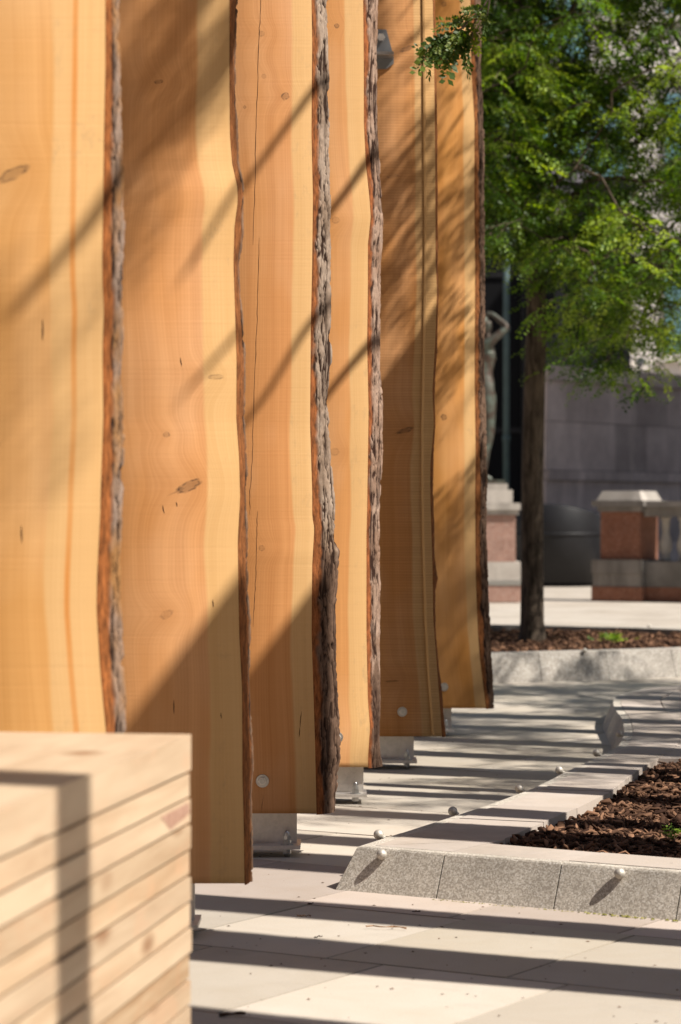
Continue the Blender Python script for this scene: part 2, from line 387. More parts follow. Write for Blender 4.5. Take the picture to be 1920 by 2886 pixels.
M['terracotta'] = make_granite('red_terracotta_granite', (0.22, 0.093, 0.055), (0.165, 0.068, 0.04), (0.28, 0.145, 0.10), 90.0)
M['pink_granite'] = make_granite('pink_granite', (0.36, 0.215, 0.165), (0.30, 0.17, 0.13), (0.42, 0.30, 0.25), 90.0)
M['stone_trim'] = make_wallstone('weathered_trim_stone', (0.22, 0.20, 0.18), (0.13, 0.118, 0.105))
M['stone_light'] = make_wallstone('light_trim_stone', (0.42, 0.38, 0.335), (0.32, 0.285, 0.25))
def make_bronze():
    k = NB('verdigris_bronze'); n = k.noise(k.coords(), 7.0, 5, 0.65)
    col = k.mix(k.map(n, 0.42, 0.62), (0.055, 0.034, 0.023, 1), (0.095, 0.115, 0.092, 1))
    return k.out(col, 0.5, 0.25, 0.4)
M['bronze'] = make_bronze()
M['black_metal'] = simple('black_painted_metal', (0.013, 0.0125, 0.014), 0.5, 0.0, 0.3, 3.0, 0.25)
M['black_bay'] = simple('near_black_panel', (0.006, 0.006, 0.007), 0.6, 0.0, 0.2, 1.0, 0.1)
M['verdigris'] = simple('verdigris_pipe', (0.075, 0.115, 0.115), 0.6, 0.0, 0.25, 3.0)
M['white_globe'] = simple('white_globe', (0.82, 0.80, 0.76), 0.25, 0, 0.03, 3.0, 0.5)
def make_glass():
    k = NB('teal_window_glass'); n = k.noise(k.coords(), 0.5, 2)
    return k.out(k.mix(k.map(n, 0.35, 0.65), (0.10, 0.21, 0.24, 1), (0.20, 0.34, 0.38, 1)), 0.12, 0, 0.8)
M['glass'] = make_glass()
M['crack'] = simple('dark_crack', (0.035, 0.014, 0.007), 0.95, 0, 0.2, 30)
M['dry_twig'] = simple('dry_twig', (0.27, 0.15, 0.08), 0.85, 0, 0.3, 60)
M['flake'] = simple('bark_flake', (0.07, 0.04, 0.026), 0.9, 0, 0.4, 60)

# ------------------------------------------------------------------ ground
sheet = mesh_np('ground', [(-600,-100,-0.045),(600,-100,-0.045),(600,900,-0.045),(-600,900,-0.045)], [(0,1,2,3)], M['joint_sand']); kind(sheet, 'structure')
bm = bmesh.new(); add_box(bm, -60, 60, -20, 120, -0.043, -0.022)
kind(obj('far_pavement', bm, M['paving_far']), 'structure')
bpy.data.objects['far_pavement'].rotation_euler = (0, 0, radians(-31.5))
bpy.data.objects['far_pavement'].location = (0, 0, 0)

UF = Vector((0.852, -0.523, 0)); VF = Vector((0.523, 0.852, 0))
# outline of the near mulch bed, anticlockwise from the front corner along the left side
C0 = Vector((-0.037, 7.28, 0))
front = [C0 + UF * t for t in (0.345, 0.71, 1.07, 1.43, 1.79, 2.15)]
left_pts = [(0.115,7.65),(0.27,8.03),(0.42,8.40),(0.595,8.88),(0.725,9.33),(0.86,9.78),(0.99,10.22),(1.085,10.6),(1.155,11.05),(1.205,11.5),(1.25,12.0),(1.285,12.6),(1.34,13.2),(1.47,13.8),(1.72,14.3),(2.15,14.6),(2.6,14.5)]
left = left_pts[:7]
for i in range(6, len(left_pts)-1):          # smooth the bend with a spline through the surveyed points
    P0, P1, P2, P3 = (Vector(left_pts[max(0, min(len(left_pts)-1, i+k))]) for k in (-1, 0, 1, 2))
    for f in (0.5, 1.0):
        q = 0.5*((2*P1) + (P2-P0)*f + (2*P0-5*P1+4*P2-P3)*f*f + (3*P1-P0-3*P2+P3)*f**3); left.append((q.x, q.y))
right = [(2.62,13.8),(2.60,13.0),(2.56,12.2),(2.5,11.4),(2.44,10.6),(2.38,9.8),(2.3,9.0),(2.2,8.2),(2.08,7.4),(1.95,6.7)]
outline = [C0] + [Vector((*p, 0)) for p in left] + [Vector((*p, 0)) for p in right] + front[::-1]
def inside(p, poly):
    c = False; n = len(poly)
    for i in range(n):
        a, b = poly[i], poly[i-1]
        if (a.y > p.y) != (b.y > p.y) and p.x < (b.x-a.x)*(p.y-a.y)/(b.y-a.y)+a.x: c = not c
    return c

paving = bpy.data.objects.new('paving', None); C.objects.link(paving); kind(paving, 'structure')
bm = bmesh.new(); add_box(bm, 0.0038, 0.4862, 0.0038, 0.6962, -0.04, 0.0)
slab_me = bpy.data.meshes.new('paving_slab'); bm.to_mesh(slab_me); bm.free(); slab_me.materials.append(M['paving'])
slab_pink = slab_me.copy(); slab_pink.materials.clear(); slab_pink.materials.append(M['paving_pink'])
ang = atan2(UF.y, UF.x); cnt = 0
cells = []
for r in range(-4, 18):
    for c in range(-26, 26):
        u0 = -2.81 + c*0.49 + (0.05 if r % 2 else 0.0) + (0.21 if r % 3 == 0 else 0); v0 = 5.226 + (r-1)*0.70
        p = UF*(u0+0.245) + VF*(v0+0.35)
        if p.y < 3.2 or p.y > 16.2: continue
        if p.x < -0.14*p.y - 0.25 or p.x > 0.14*p.y + 0.9: continue
        cs = [UF*(u0+a) + VF*(v0+b) for a in (0, .49) for b in (0, .7)]
        if all(inside(q, outline) for q in cs): continue
        cells.append((abs(p.x), u0, v0, r))
jv = []; jf = []
for i, (_, u0, v0, r) in enumerate(cells[:298]):
    jv += [tuple(UF*(u0+a) + VF*(v0+b) + Vector((0, 0, -0.0045))) for a, b in ((0, 0), (.49, 0), (.49, .7), (0, .7))]; jf.append((4*i, 4*i+1, 4*i+2, 4*i+3))
mesh_np('joint_fill', jv, jf, M['joint_fill'], paving)
for _, u0, v0, r in cells[:298]:
    o = bpy.data.objects.new('paving_slab', slab_pink if r == 2 else slab_me); link(o, paving)
    q = UF*u0 + VF*v0
    o.location = (q.x, q.y, random.uniform(-0.0012, 0.0006)); o.rotation_euler = (random.uniform(-.0012,.0012), random.uniform(-.0012,.0012), ang)

# ------------------------------------------------------------------ kerb rings
def kerb_ring(parent, pts, stones, closed=True, gap=0.0022):
    """stones: list of (name, material, [(inward offset, z), ...cross-section]) built between each pair of outline points"""
    n = len(pts); nor = []
    for i in range(n):
        a, b, c = pts[i-1], pts[i], pts[(i+1) % n]
        if not closed and i == 0: d1 = d2 = (c-b).normalized()
        elif not closed and i == n-1: d1 = d2 = (b-a).normalized()
        else: d1, d2 = (b-a).normalized(), (c-b).normalized()
        n1 = Vector((d1.y, -d1.x, 0)); n2 = Vector((d2.y, -d2.x, 0))
        m = (n1+n2).normalized(); m = m / max(0.35, m.dot(n1)); nor.append(m)
    out = []
    for i in range(n if closed else n-1):
        j = (i+1) % n
        d = (pts[j]-pts[i]).normalized()
        for (nm, mat, sec) in stones:
            bm = bmesh.new(); jit = random.uniform(-0.0012, 0.0012)
            A = [bm.verts.new(pts[i] + nor[i]*(cw(i) if o_ == 'w' else o_) + d*gap + Vector((0,0,z_+jit))) for o_, z_ in sec]
            B = [bm.verts.new(pts[j] + nor[j]*(cw(j) if o_ == 'w' else o_) - d*gap + Vector((0,0,z_+jit))) for o_, z_ in sec]
            bm.faces.new(A); bm.faces.new(B[::-1])
            k = len(sec)
            for q in range(k): bm.faces.new((A[q], A[(q+1)%k], B[(q+1)%k], B[q]))
            out.append(obj(nm, bm, mat, parent, bevel=0.003, seg=2))
    return out
bed = thing('raised_bed', 'low granite kerbed bed of bark mulch in the foreground right', 'planter')
sec_k = ('kerb_stone', M['granite'], [(0.0, -0.04), (0.066, 0.115), (0.070, 0.12), (0.1075, 0.12), (0.1075, -0.04)])
sec_c = ('coping_slab', M['coping'], [(0.109, 0.03), (0.109, 0.1215), ('w', 0.1215), ('w', 0.03)])
def cw(i): return (0.41, 0.40, 0.385, 0.37, 0.35, 0.33)[i] if i < 6 else (0.325 if i == len(outline)-1 else 0.31)
# outline runs clockwise seen from above going up the left side: inward = right-hand side
kerb_ring(bed, outline, [sec_k, sec_c])

def chips(n, sampler, size, seed, zf):
    rg = np.random.default_rng(seed); V = []; F = []; T = []
    fc = []
    for q in range(2):
        for w_ in range(4): fc.append((q*4+w_, q*4+(w_+1) % 4, q*4+4+(w_+1) % 4, q*4+4+w_))
    fc += [(3, 2, 1, 0), (8, 9, 10, 11)]; fc = np.array(fc)
    k = 0
    for x, y in sampler(n, rg):
        L = size * rg.uniform(.35, 1.7); W = L * rg.uniform(.10, .42); H = rg.uniform(.0015, .005)
        cv = L * rg.normal(0, .16); tw = rg.normal(0, .35)
        b_ = []
        for j, f in enumerate((-.5, 0.0, .5)):
            wj = W*rg.uniform(.35, 1.0)*.5; a_ = tw*f; zz = cv*(1-4*f*f); yy = W*rg.normal(0, .25)
            for (yy_, hh) in ((-wj, -H), (wj, -H), (wj*.9, H), (-wj*.9, H)):
                b_.append((f*L, yy+yy_*cos(a_)-hh*sin(a_), zz+yy_*sin(a_)+hh*cos(a_)))
        R = Matrix.Rotation(rg.uniform(0, 2*pi), 3, 'Z') @ Matrix.Rotation(rg.normal(0, .30), 3, 'Y') @ Matrix.Rotation(rg.normal(0, .5), 3, 'X')
        p = np.array(b_) @ np.array(R).T + (x, y, zf(x, y) + rg.uniform(-.004, .014))
        V.append(p); F.append(fc + k * 12); T.append(np.full(12, rg.uniform() ** 2.2)); k += 1
    return np.concatenate(V), np.concatenate(F), np.concatenate(T)
def mz(x, y): return 0.072 + 0.022*float(vn(np.array(x*3.0), np.array(y*3.0), 5)) + 0.010*float(vn(np.array(x*14.0), np.array(y*14.0), 6))
inner = []
cen = Vector((1.4, 10.0, 0))
for i, p in enumerate(outline):
    a, c = outline[i-1], outline[(i+1) % len(outline)]
    n1 = (p-a).normalized(); n2 = (c-p).normalized()
    m = (Vector((n1.y,-n1.x,0)) + Vector((n2.y,-n2.x,0))).normalized()
    inner.append(p + m*(cw(i)+0.005)/max(0.4, m.dot(Vector((n1.y,-n1.x,0)))))
def near_sampler(n, rg):
    k = 0
    while k < n:
        x = rg.uniform(0.3, 2.3); y = 6.4 + 3.62 * rg.uniform() ** 1.15
        if inside(Vector((x, y, 0)), inner): k += 1; yield x, y
V, F, T = chips(17000, near_sampler, 0.038, 3, mz)
mu = mesh_np('mulch', V, F, M['mulch'], bed, attrs={'tint': T}); kind(mu, 'stuff')
bm = bmesh.new(); bm.faces.new([bm.verts.new((p.x, p.y, 0.066)) for p in inner]); bmesh.ops.triangulate(bm, faces=bm.faces[:])
obj('soil', bm, M['soil'], bed)
def span(y):
    xs = sorted(a.x+(b.x-a.x)*(y-a.y)/(b.y-a.y) for a, b in zip(inner, inner[1:]+inner[:1]) if (a.y > y) != (b.y > y))
    return xs[0]-0.0035, xs[-1]+0.0035
ys = [9.98, 10.62, 11.26, 11.9, 12.54, 13.18, 13.8]
for ya, yb in zip(ys, ys[1:]):
    (a0, a1), (b0, b1) = span(ya+.003), span(yb-.003)
    for f0, f1 in ((0, .48), (.485, 1)):
        bm = bmesh.new(); add_prism(bm, [(a0+(a1-a0)*f0, ya+.003), (a0+(a1-a0)*f1, ya+.003), (b0+(b1-b0)*f1, yb-.003), (b0+(b1-b0)*f0, yb-.003)], 0.05, 0.1205+random.uniform(-.001, .001))
        obj('paving_slab', bm, M['coping'], bed)

# ------------------------------------------------------------------ larch planks
def lerp_tr(tr, z):
    t = sorted(tr); return np.interp(z, [a for a, _ in t], [b for _, b in t])
def make_plank(name, label, group, base, face_tr, outer_tr, W, T, z0, z1, sapw, knots, seed, bark, inner_frac, amp, wood, rz=0.0, zfine=None, cols=48, dz=0.004, kz=13.0, ks=135.0, old_z=-9.0):
    """face_tr / outer_tr: (z, local x) of the live edge on the front face and of the bark silhouette behind it"""
    t = thing(name, label, 'plank', base, rz, group)
    zs = np.arange(z0, z1 + 0.001, 0.02)
    xf = lerp_tr(face_tr, zs); xo = lerp_tr(outer_tr, zs)
    xl = lerp_tr(face_tr, zs)[0] - W + 0.02*np.sin(zs*1.3+seed) + 0.012*vn(zs*2.0, 0*zs, seed)
    n = len(zs)
    v = np.zeros((n, 4, 3)); e = np.zeros((n, 4))
    v[:, 0] = np.stack([xl, 0*zs, zs], 1); e[:, 0] = xf - xl
    v[:, 1] = np.stack([xf, 0*zs, zs], 1); e[:, 1] = 0
    v[:, 2] = np.stack([np.maximum(xo-0.012, xf), 0*zs + T, zs], 1); e[:, 2] = -0.02
    v[:, 3] = np.stack([xl-0.01, 0*zs + T, zs], 1); e[:, 3] = xf - xl
    fs = []
    for i in range(n-1):
        for k in range(4):
            k2 = (k+1) % 4; fs.append((i*4+k, i*4+k2, (i+1)*4+k2, (i+1)*4+k))
    fs.append((3, 2, 1, 0)); q = (n-1)*4; fs.append((q, q+1, q+2, q+3))
    mesh_np('board', v.reshape(-1, 3), fs, wood, t, attrs={'e': e.ravel()})
    # bark on the right live edge
    zt = zfine if zfine else z1
    zb = np.concatenate([np.arange(z0-0.004, zt, dz), np.arange(zt, z1, 0.02)])
    u = np.linspace(0, 1, cols)
    Z, U = np.meshgrid(zb, u, indexing='ij')
    XF = lerp_tr(face_tr, Z.ravel()).reshape(Z.shape); XO = lerp_tr(outer_tr, Z.ravel()).reshape(Z.shape)
    wob = (vn(Z*9, U*0, seed+2)-.5)*0.005 + (vn(Z*60, U*3, seed+13)-.5)*0.0025
    s = np.sin(U*pi/2)**0.9
    depth = T*U
    X = XF + (XO-XF-amp*0.6)*s + wob*U; Y = depth
    arc = (XO-XF)*s + T*U*0.8
    wz = vn(Z*7, arc*30, seed+3)*2.0
    f1 = np.abs(2*vn(arc*ks + wz*1.6, Z*kz + wz*0.7, seed+4)-1)
    f2 = np.abs(2*vn(arc*ks*1.7 + wz*2, Z*kz*2.6, seed+5)-1)
    gate = sstep(0.25, 0.6, vn(arc*60, Z*22, seed+12))
    fine = vn(arc*420, Z*170, seed+6)
    H = 1 - 0.85*(1-sstep(0.05, 0.46, f1))*(0.5+0.5*gate) - 0.5*(1-sstep(0.03, 0.36, f2))*gate - 0.22*(fine-0.3)
    flake = sstep(0.66, 0.72, vn(arc*24+3, Z*8, seed+7))
    H = np.clip(H*(1-0.40*flake), 0, 1)
    infr = inner_frac + 0.20*(vn(Z*11, U*2, seed+8)-0.5) + 0.10*(vn(Z*45, U*9, seed+9)-0.5)
    INN = 1 - sstep(infr-0.04, infr+0.05, U)
    OLD = (1-sstep(old_z-0.03, old_z+0.03, Z+0.10*(vn(Z*14, U*5, seed+14)-.5)))*np.ones_like(U)
    Hh = H*(1-INN) + INN*(0.10+0.22*fine*sstep(.0, .25, U))
    out_amt = amp*Hh*sstep(0.0, 0.06, U) + 0.0015
    dX = np.gradient(X, axis=1); dY = np.gradient(Y, axis=1)
    ln = np.sqrt(dX**2+dY**2)+1e-9
    X2 = X + out_amt*dY/ln; Y2 = Y - out_amt*dX/ln*0.9
    X2[:, 0] = XF[:, 0]+0.0004; Y2[:, 0] = 0.0004
    ii = np.arange(Z.shape[0]-1)[:, None]*cols + np.arange(cols-1)[None, :]
    F = np.stack([ii, ii+1, ii+cols+1, ii+cols], -1).reshape(-1, 4)
    mesh_np('bark', np.stack([X2, Y2, Z], -1).reshape(-1, 3), F, bark, t, smooth=True, attrs={'h': H.ravel(), 'inner': INN.ravel(), 'old': OLD.ravel()})
    return t

def tr(d, bx, pts):       # photo trace -> (z, local x)
    return [(CAMZ-(y-HOR)/FPX*d, (x-CX)/FPX*d-bx) for x, y in pts]
def kn(d, bx, lst):
    o = []
    for x, y, a, b, tl, dk in lst:
        X, Z = PX(x, y, d); o.append((X-bx, Z, a, b, tl, dk))
    return o
def ext(p): return [(p[0][0], -1800)] + p + [(p[-1][0], 4000)]

OLDZ = {2: 0.97, 3: 0.52, 5: 9.0}
P = [
 dict(d=4.93, z1=5.3, W=0.62, T=0.085, sap=0.10, bark='bark_gold', inn=0.30, amp=0.010, saw=0.035,
  face=[(297,0),(297,191),(293,383),(291,542),(288,740),(289,796),(293,875),(289,987),(291,1178),(283,1401),(283,1432),(273.5,1623),(272,1719),(281.5,1878),(293,2006),(299,2063),(305,2400)],
  outer=[(324,0),(325,160),(328,319),(332,478),(336,764),(334,923),(329,1083),(331,1274),(332,1400),(326,1591),(328,1783),(336,2006),(340,2400)],
  knots=[(37,490,.026,.009,.45,.8)], streak=(0.055, 0.008, (0.50,0.19,0.035)),
  label='pale golden larch plank at the left edge with an orange resin streak, behind the bench', heart=(0.60,0.315,0.105), heart2=(0.53,0.25,0.068)),
 dict(d=6.467, z1=5.1, W=0.56, T=0.07, sap=0.082, bark='bark_brown', inn=0.8, amp=0.008, saw=0.055,
  face=[(647,0),(646.6,223),(648,383),(654.5,462),(669,526),(670.5,568),(661,638),(658,740),(661,827),(667,1019),(666,1178),(674,1290),(677,1401),(670,1527),(672,1655),(674,1783),(682,1942),(683,2085),(683,2175),(687,2329),(689,2489)],
  outer=[(662,0),(659,130),(659,287),(664,446),(675,497),(682,536),(678,590),(678,650),(669,740),(675,860),(682,955),(686,1035),(682,1178),(693,1322),(691,1418),(690,1527),(691,1655),(697,1751),(699,1910),(701,2038),(706,2140),(705,2260),(707,2489)],
  saw2=1, knots=[(533,1370,.028,.010,.42,.95),(608,1062,.016,.005,0.0,.55),(470,1225,.007,.006,0,.6),(447,230,.009,.004,.1,.8),(470,1732,.014,.008,.5,.4)], streak=None,
  label='wide larch plank with an eye-shaped dark-rimmed knot, its foot beside the bench', heart=(0.58,0.272,0.096), heart2=(0.505,0.216,0.065)),
 dict(d=8.0, z1=5.2, W=0.50, T=0.10, sap=0.062, bark='bark', inn=0.14, amp=0.010, saw=0.055,
  face=[(878,0),(880,115),(879,230),(878,383),(882,555),(880,740),(876,930),(874,1197),(880,1389),(880,1457),(886,1488),(880,1591),(878,1783),(884,1974),(888,2102),(892,2292)],
  outer=[(918,0),(922,96),(922,190),(924,383),(930,536),(928,740),(930,987),(922,1209),(936,1370),(940,1440),(941,1515),(946,1540),(953,1553),(950,1590),(945,1687),(949,1859),(954,2012),(957,2140),(951,2187),(945,2292)],
  knots=[(804,271,.010,.010,0,.8),(737,95,.008,.008,0,.45),(744,215,.006,.006,0,.4),(738,1545,.008,.008,0,.5),(690,302,.004,.004,0,.7)], streak=None,
  label='larch plank with a thick grey fissured bark edge and a long hairline crack', heart=(0.58,0.272,0.098), heart2=(0.51,0.216,0.067)),
 dict(d=9.49, z1=5.0, W=0.47, T=0.09, sap=0.066, bark='bark_pink', inn=0.14, amp=0.008, saw=0.05,
  face=[(1023.7,0),(1025.6,190),(1025.6,344),(1031,459),(1041,555),(1045,612),(1037,689),(1037,815),(1035,968),(1039,1159),(1035,1430),(1033,1515),(1033,1783),(1037,1974),(1043,2050),(1037,2140),(1037.7,2161)],
  outer=[(1063,0),(1064,344),(1070,497),(1077,547),(1079,612),(1071.5,740),(1070,930),(1079,1255),(1070,1430),(1070,1700),(1071.5,1974),(1073,2140),(1075.6,2161)],
  knots=[(949,73,.007,.007,0,.9),(947,620,.012,.010,0,.35),(943,1274,.014,.012,0,.3)], streak=None,
  label='larch plank whose pinkish grey bark kinks at a small knot hole, fourth in the row', heart=(0.58,0.275,0.09), heart2=(0.51,0.222,0.068)),
 dict(d=10.82, z1=5.3, W=0.50, T=0.06, sap=0.083, bark='bark_brown', inn=1.2, amp=0.010, saw=0.28,
  face=[(1220,0),(1224.6,230),(1227,459),(1228,740),(1232,815),(1226.5,968),(1219,1102),(1223,1197),(1213,1312),(1213,1400),(1219,1591),(1221,1744),(1230,1859),(1242,2012),(1246,2077)],
  outer=[(1230,0),(1234,230),(1236,459),(1238,740),(1239,815),(1233,1006),(1228,1121),(1229,1197),(1223,1389),(1224,1400),(1228,1560),(1236,1630),(1229,1668),(1231,1783),(1240,1878),(1254,2012),(1261,2077)],
  knots=[(1146,138,.024,.008,.35,.9),(1142,1213,.030,.008,.30,.95),(1104,1920,.022,.003,.05,.9),(1108,497,.02,.006,.1,.55)], streak=None,
  label='rough-sawn larch plank with a thin dark edge and a pale raised line down its face', heart=(0.55,0.25,0.078), heart2=(0.465,0.19,0.05)),
 dict(d=12.42, z1=5.4, W=0.46, T=0.085, sap=0.05, bark='bark_brown', inn=0.22, amp=0.013, saw=0.04,
  face=[(1326,0),(1328,190),(1337.5,344),(1337,536),(1339,740),(1339,815),(1338,1083),(1340.6,1274),(1339,1400),(1341,1630),(1347,1783),(1353,1859),(1370,1997)],
  outer=[(1355,0),(1357,153),(1364,306),(1364,536),(1366,740),(1366,853),(1370,1236),(1374,1350),(1370,1420),(1374,1591),(1381.5,1744),(1383,1840),(1393,1974),(1394,1997)],
  knots=[(1251,1176,.012,.012,0,.9),(1251,11,.010,.010,0,.8)], streak=None,
  label='rearmost orange larch plank with dark brown bark, standing next to the leafy tree', heart=(0.58,0.265,0.065), heart2=(0.52,0.215,0.045)),
]
planks = []
for i, p in enumerate(P):
    p['old'] = OLDZ.get(i, -9.0)
    d = p['d']; bx = (p['face'][len(p['face'])//2][0]-CX)/FPX*d - 0.25
    z0 = 0.135
    mat = larch('larch_face', p['sap'], kn(d, bx, p['knots']), 3.7*i+1.3, p['heart'], p['heart2'], saw=p['saw'], streak=p['streak'])
    t = make_plank('larch_plank', p['label'], 'row of larch planks', (bx, d, 0), tr(d, bx, ext(p['face'])), tr(d, bx, ext(p['outer'])),
                   p['W'], p['T'], z0, p['z1'], p['sap'], None, 17*i+5, M[p['bark']], p['inn'], p['amp'], mat, zfine=1.06+0.2028*d+0.12, old_z=p.get('old', -9.0))
    planks.append((t, bx, p))

# steel feet, bolts
def hexnut(parent, x, y, z, r, h, rot=0.2):
    bm = bmesh.new(); add_prism(bm, [(x+r*cos(rot+k*pi/3), y+r*sin(rot+k*pi/3)) for k in range(6)], z, z+h)
    return obj('nut', bm, M['zinc'], parent, bevel=0.0012, seg=1)
rights = [None, 447, 683, 837, 953, 1040]         # right end of each steel foot, displayed px (1568 wide)
for i, (t, bx, p) in enumerate(planks):
    d = p['d']; sc = 1920/1568
    xr = ((rights[i]*sc if rights[i] else 250)-CX)/FPX*d - bx
    xl = xr - 0.27; yb = p['T']*0.5
    br = box('steel_foot', xl, xr, yb-0.005, yb+0.005, 0.034, 0.30, M['galv'], t, bevel=0.0015, seg=1)
    bm = bmesh.new(); add_box(bm, xl-0.02, xr+0.012, yb-0.085, yb+0.085, 0.026, 0.0375)
    obj('base_plate', bm, M['galv'], br, bevel=0.0015, seg=1)
    for ex in (xr-0.030, xl+0.030):
        for ey in (yb-0.055, yb+0.055):
            hexnut(br, ex, ey, 0.0375+0.0025, 0.0135, 0.013)
            hexnut(br, ex, ey, 0.0415+0.013, 0.0125, 0.011, 0.6)
            hexnut(br, ex, ey, 0.010, 0.0135, 0.0135, 0.4)
            bm = bmesh.new(); add_lathe(bm, [(0.020,0),(0.020,0.0022)], 16, (ex, ey, 0.0376)); obj('washer', bm, M['zinc'], br)
            bm = bmesh.new(); add_lathe(bm, [(0.0085,-0.002),(0.0085,0.073),(0.007,0.079),(0.003,0.0825)], 12, (ex, ey, 0.0)); obj('threaded_rod', bm, M['zinc'], br, smooth=True)
# through-bolts on the faces
for pi_, x, y in ((2, 740, 2201), (3, 952, 2078), (4, 1134, 2006), (5, 1252, 1936)):
    t, bx, p = planks[pi_]; d = p['d']; X, Z = PX(x, y, d); X -= bx
    def disc(nm, r0, y0, y1, mat, par, n=24):
        bm = bmesh.new(); add_lathe(bm, [(r0*0.97, 0), (r0, (y1-y0)*0.4), (r0*0.95, y1-y0)], n)
        bmesh.ops.rotate(bm, verts=bm.verts, cent=(0,0,0), matrix=Matrix.Rotation(radians(90), 3, 'X'))
        bmesh.ops.translate(bm, verts=bm.verts, vec=(X, -y0, Z))
        return obj(nm, bm, mat, par)
    ws = disc('washer', 0.021, 0.0003, 0.004, M['zinc'], t)
    disc('bolt_head', 0.0135, 0.004, 0.014, M['galv'], ws, 6)
    disc('bolt_tip', 0.008, 0.014, 0.019, M['zinc'], ws, 12)
# crack, raised saw ridge, angle bracket
def ribbon(name, pts, wd, y0, y1, mat, parent):
    bm = bmesh.new(); rows = []
    for (x, z, w_) in pts:
        rows.append([bm.verts.new((x-w_*wd/2, y0, z)), bm.verts.new((x-w_*wd/2*0.8, y1, z)), bm.verts.new((x+w_*wd/2*0.8, y1, z)), bm.verts.new((x+w_*wd/2, y0, z))])
    for a, b in zip(rows, rows[1:]):
        for k in range(3): bm.faces.new((a[k], a[k+1], b[k+1], b[k]))
    return obj(name, bm, mat, parent)
t, bx, p = planks[2]
for line in ([(735,-120),(735,20),(731,90),(726,245),(722,380),(718,540),(714,690)], [(731,670),(727,800),(725,900),(721,1000),(715,1155),(711,1300),(704,1400),(705,1451)], [(726,1440),(725,1487),(722,1600),(718,1690),(713,1767)], [(742,2240),(737,2292)]):
    pts = []
    for q in range(len(line)*6-5):
        a = q/6; k0 = min(int(a), len(line)-2); f = a-k0
        x = line[k0][0]*(1-f)+line[k0+1][0]*f + random.uniform(-1.1, 1.1); y = line[k0][1]*(1-f)+line[k0+1][1]*f
        X, Z = PX(x, y, 8.0); pts.append((X-bx, Z, random.uniform(.45, 1.0)*min(1, 0.3+min(a, len(line)-1-a))))
    ribbon('crack', pts, 0.0021, 0.0002, -0.0004, M['crack'], t)
for pi_, lines in ((1, [((459,1424),(463,1447)),((497,1414),(500,1428)),((490,1972),(491,2012)),((623,2008),(624,2026)),((509,1008),(512,1032)),((600,1690),(601,1712))]), (2, [((850,2004),(846,2050)),((846,2050),(843,2078)),((712,2150),(708,2190))]), (0, [((120,900),(121,960)),((60,1480),(62,1530))])):
    t, bx, p = planks[pi_]
    for (ax, ay), (bx_, by) in lines:
        pts = []
        for q in range(7):
            f = q/6; X, Z = PX(ax+(bx_-ax)*f+random.uniform(-.6, .6), ay+(by-ay)*f, p['d']); pts.append((X-bx, Z, 0.15+sin(f*pi)*random.uniform(.7, 1)))
        ribbon('crack', pts, 0.0026, 0.0002, -0.0004, M['crack'], t)
t, bx, p = planks[4]
pts = []
for (x, y) in [(1192,-120),(1196,150),(1197,400),(1200,700),(1196,950),(1191,1200),(1191,1400),(1194,1550),(1200,1750),(1208,1900),(1216,2000),(1221,2070)]:
    X, Z = PX(x, y, 10.82); pts.append((X-bx, Z, 1.0))
sr = ribbon('saw_ridge', pts, 0.011, 0.0003, -0.005, larch('ridge_wood', 0.5, [], 9.1, saw=0.05), t)
sr.data.attributes.new('e', 'FLOAT', 'POINT')
Xb, Zb = PX(1066, 130, 10.82)
bk = None
bm = bmesh.new()
pl = [(-0.12,0.075),(0.035,0.068),(0.066,-0.045),(0.066,-0.075),(0.035,-0.098),(-0.12,-0.098)]
a_ = [bm.verts.new((Xb-bx+0.0+q[0], -0.010, Zb+q[1])) for q in pl]; b_ = [bm.verts.new((Xb-bx+q[0], -0.0005, Zb+q[1])) for q in pl]
bm.faces.new(a_); bm.faces.new(b_[::-1])
for k in range(6): bm.faces.new((a_[k], b_[k], b_[(k+1)%6], a_[(k+1)%6]))
bk = obj('angle_bracket', bm, M['steel_shaded'], t, bevel=0.002, seg=1)
box('flange', Xb-bx-0.12, Xb-bx+0.064, -0.11, -0.010, Zb-0.055, Zb-0.043, M['zinc'], bk, bevel=0.003)
bm = bmesh.new(); add_lathe(bm, [(0.017,0),(0.017,0.012)], 6)
bmesh.ops.rotate(bm, verts=bm.verts, cent=(0,0,0), matrix=Matrix.Rotation(radians(90), 3, 'X')); bmesh.ops.translate(bm, verts=bm.verts, vec=(Xb-bx+0.012, -0.010, Zb+0.035))
obj('bolt_head', bm, M['galv'], bk)
t, bx, p = planks[3]
Xb, Zb = PX(918, -12, 9.49)
bm = bmesh.new(); 
pl = [(0.0,0.1),(0.055,0.1),(0.052,0.02),(0.02,-0.028),(0.0,-0.05)]
a_ = [bm.verts.new((Xb-bx-0.02+q[0], -0.010, Zb+q[1])) for q in pl]; b_ = [bm.verts.new((Xb-bx-0.02+q[0], -0.0005, Zb+q[1])) for q in pl]
bm.faces.new(a_); bm.faces.new(b_[::-1])
for k in range(5): bm.faces.new((a_[k], b_[k], b_[(k+1)%5], a_[(k+1)%5]))
obj('angle_bracket', bm, M['steel_shaded'], t)

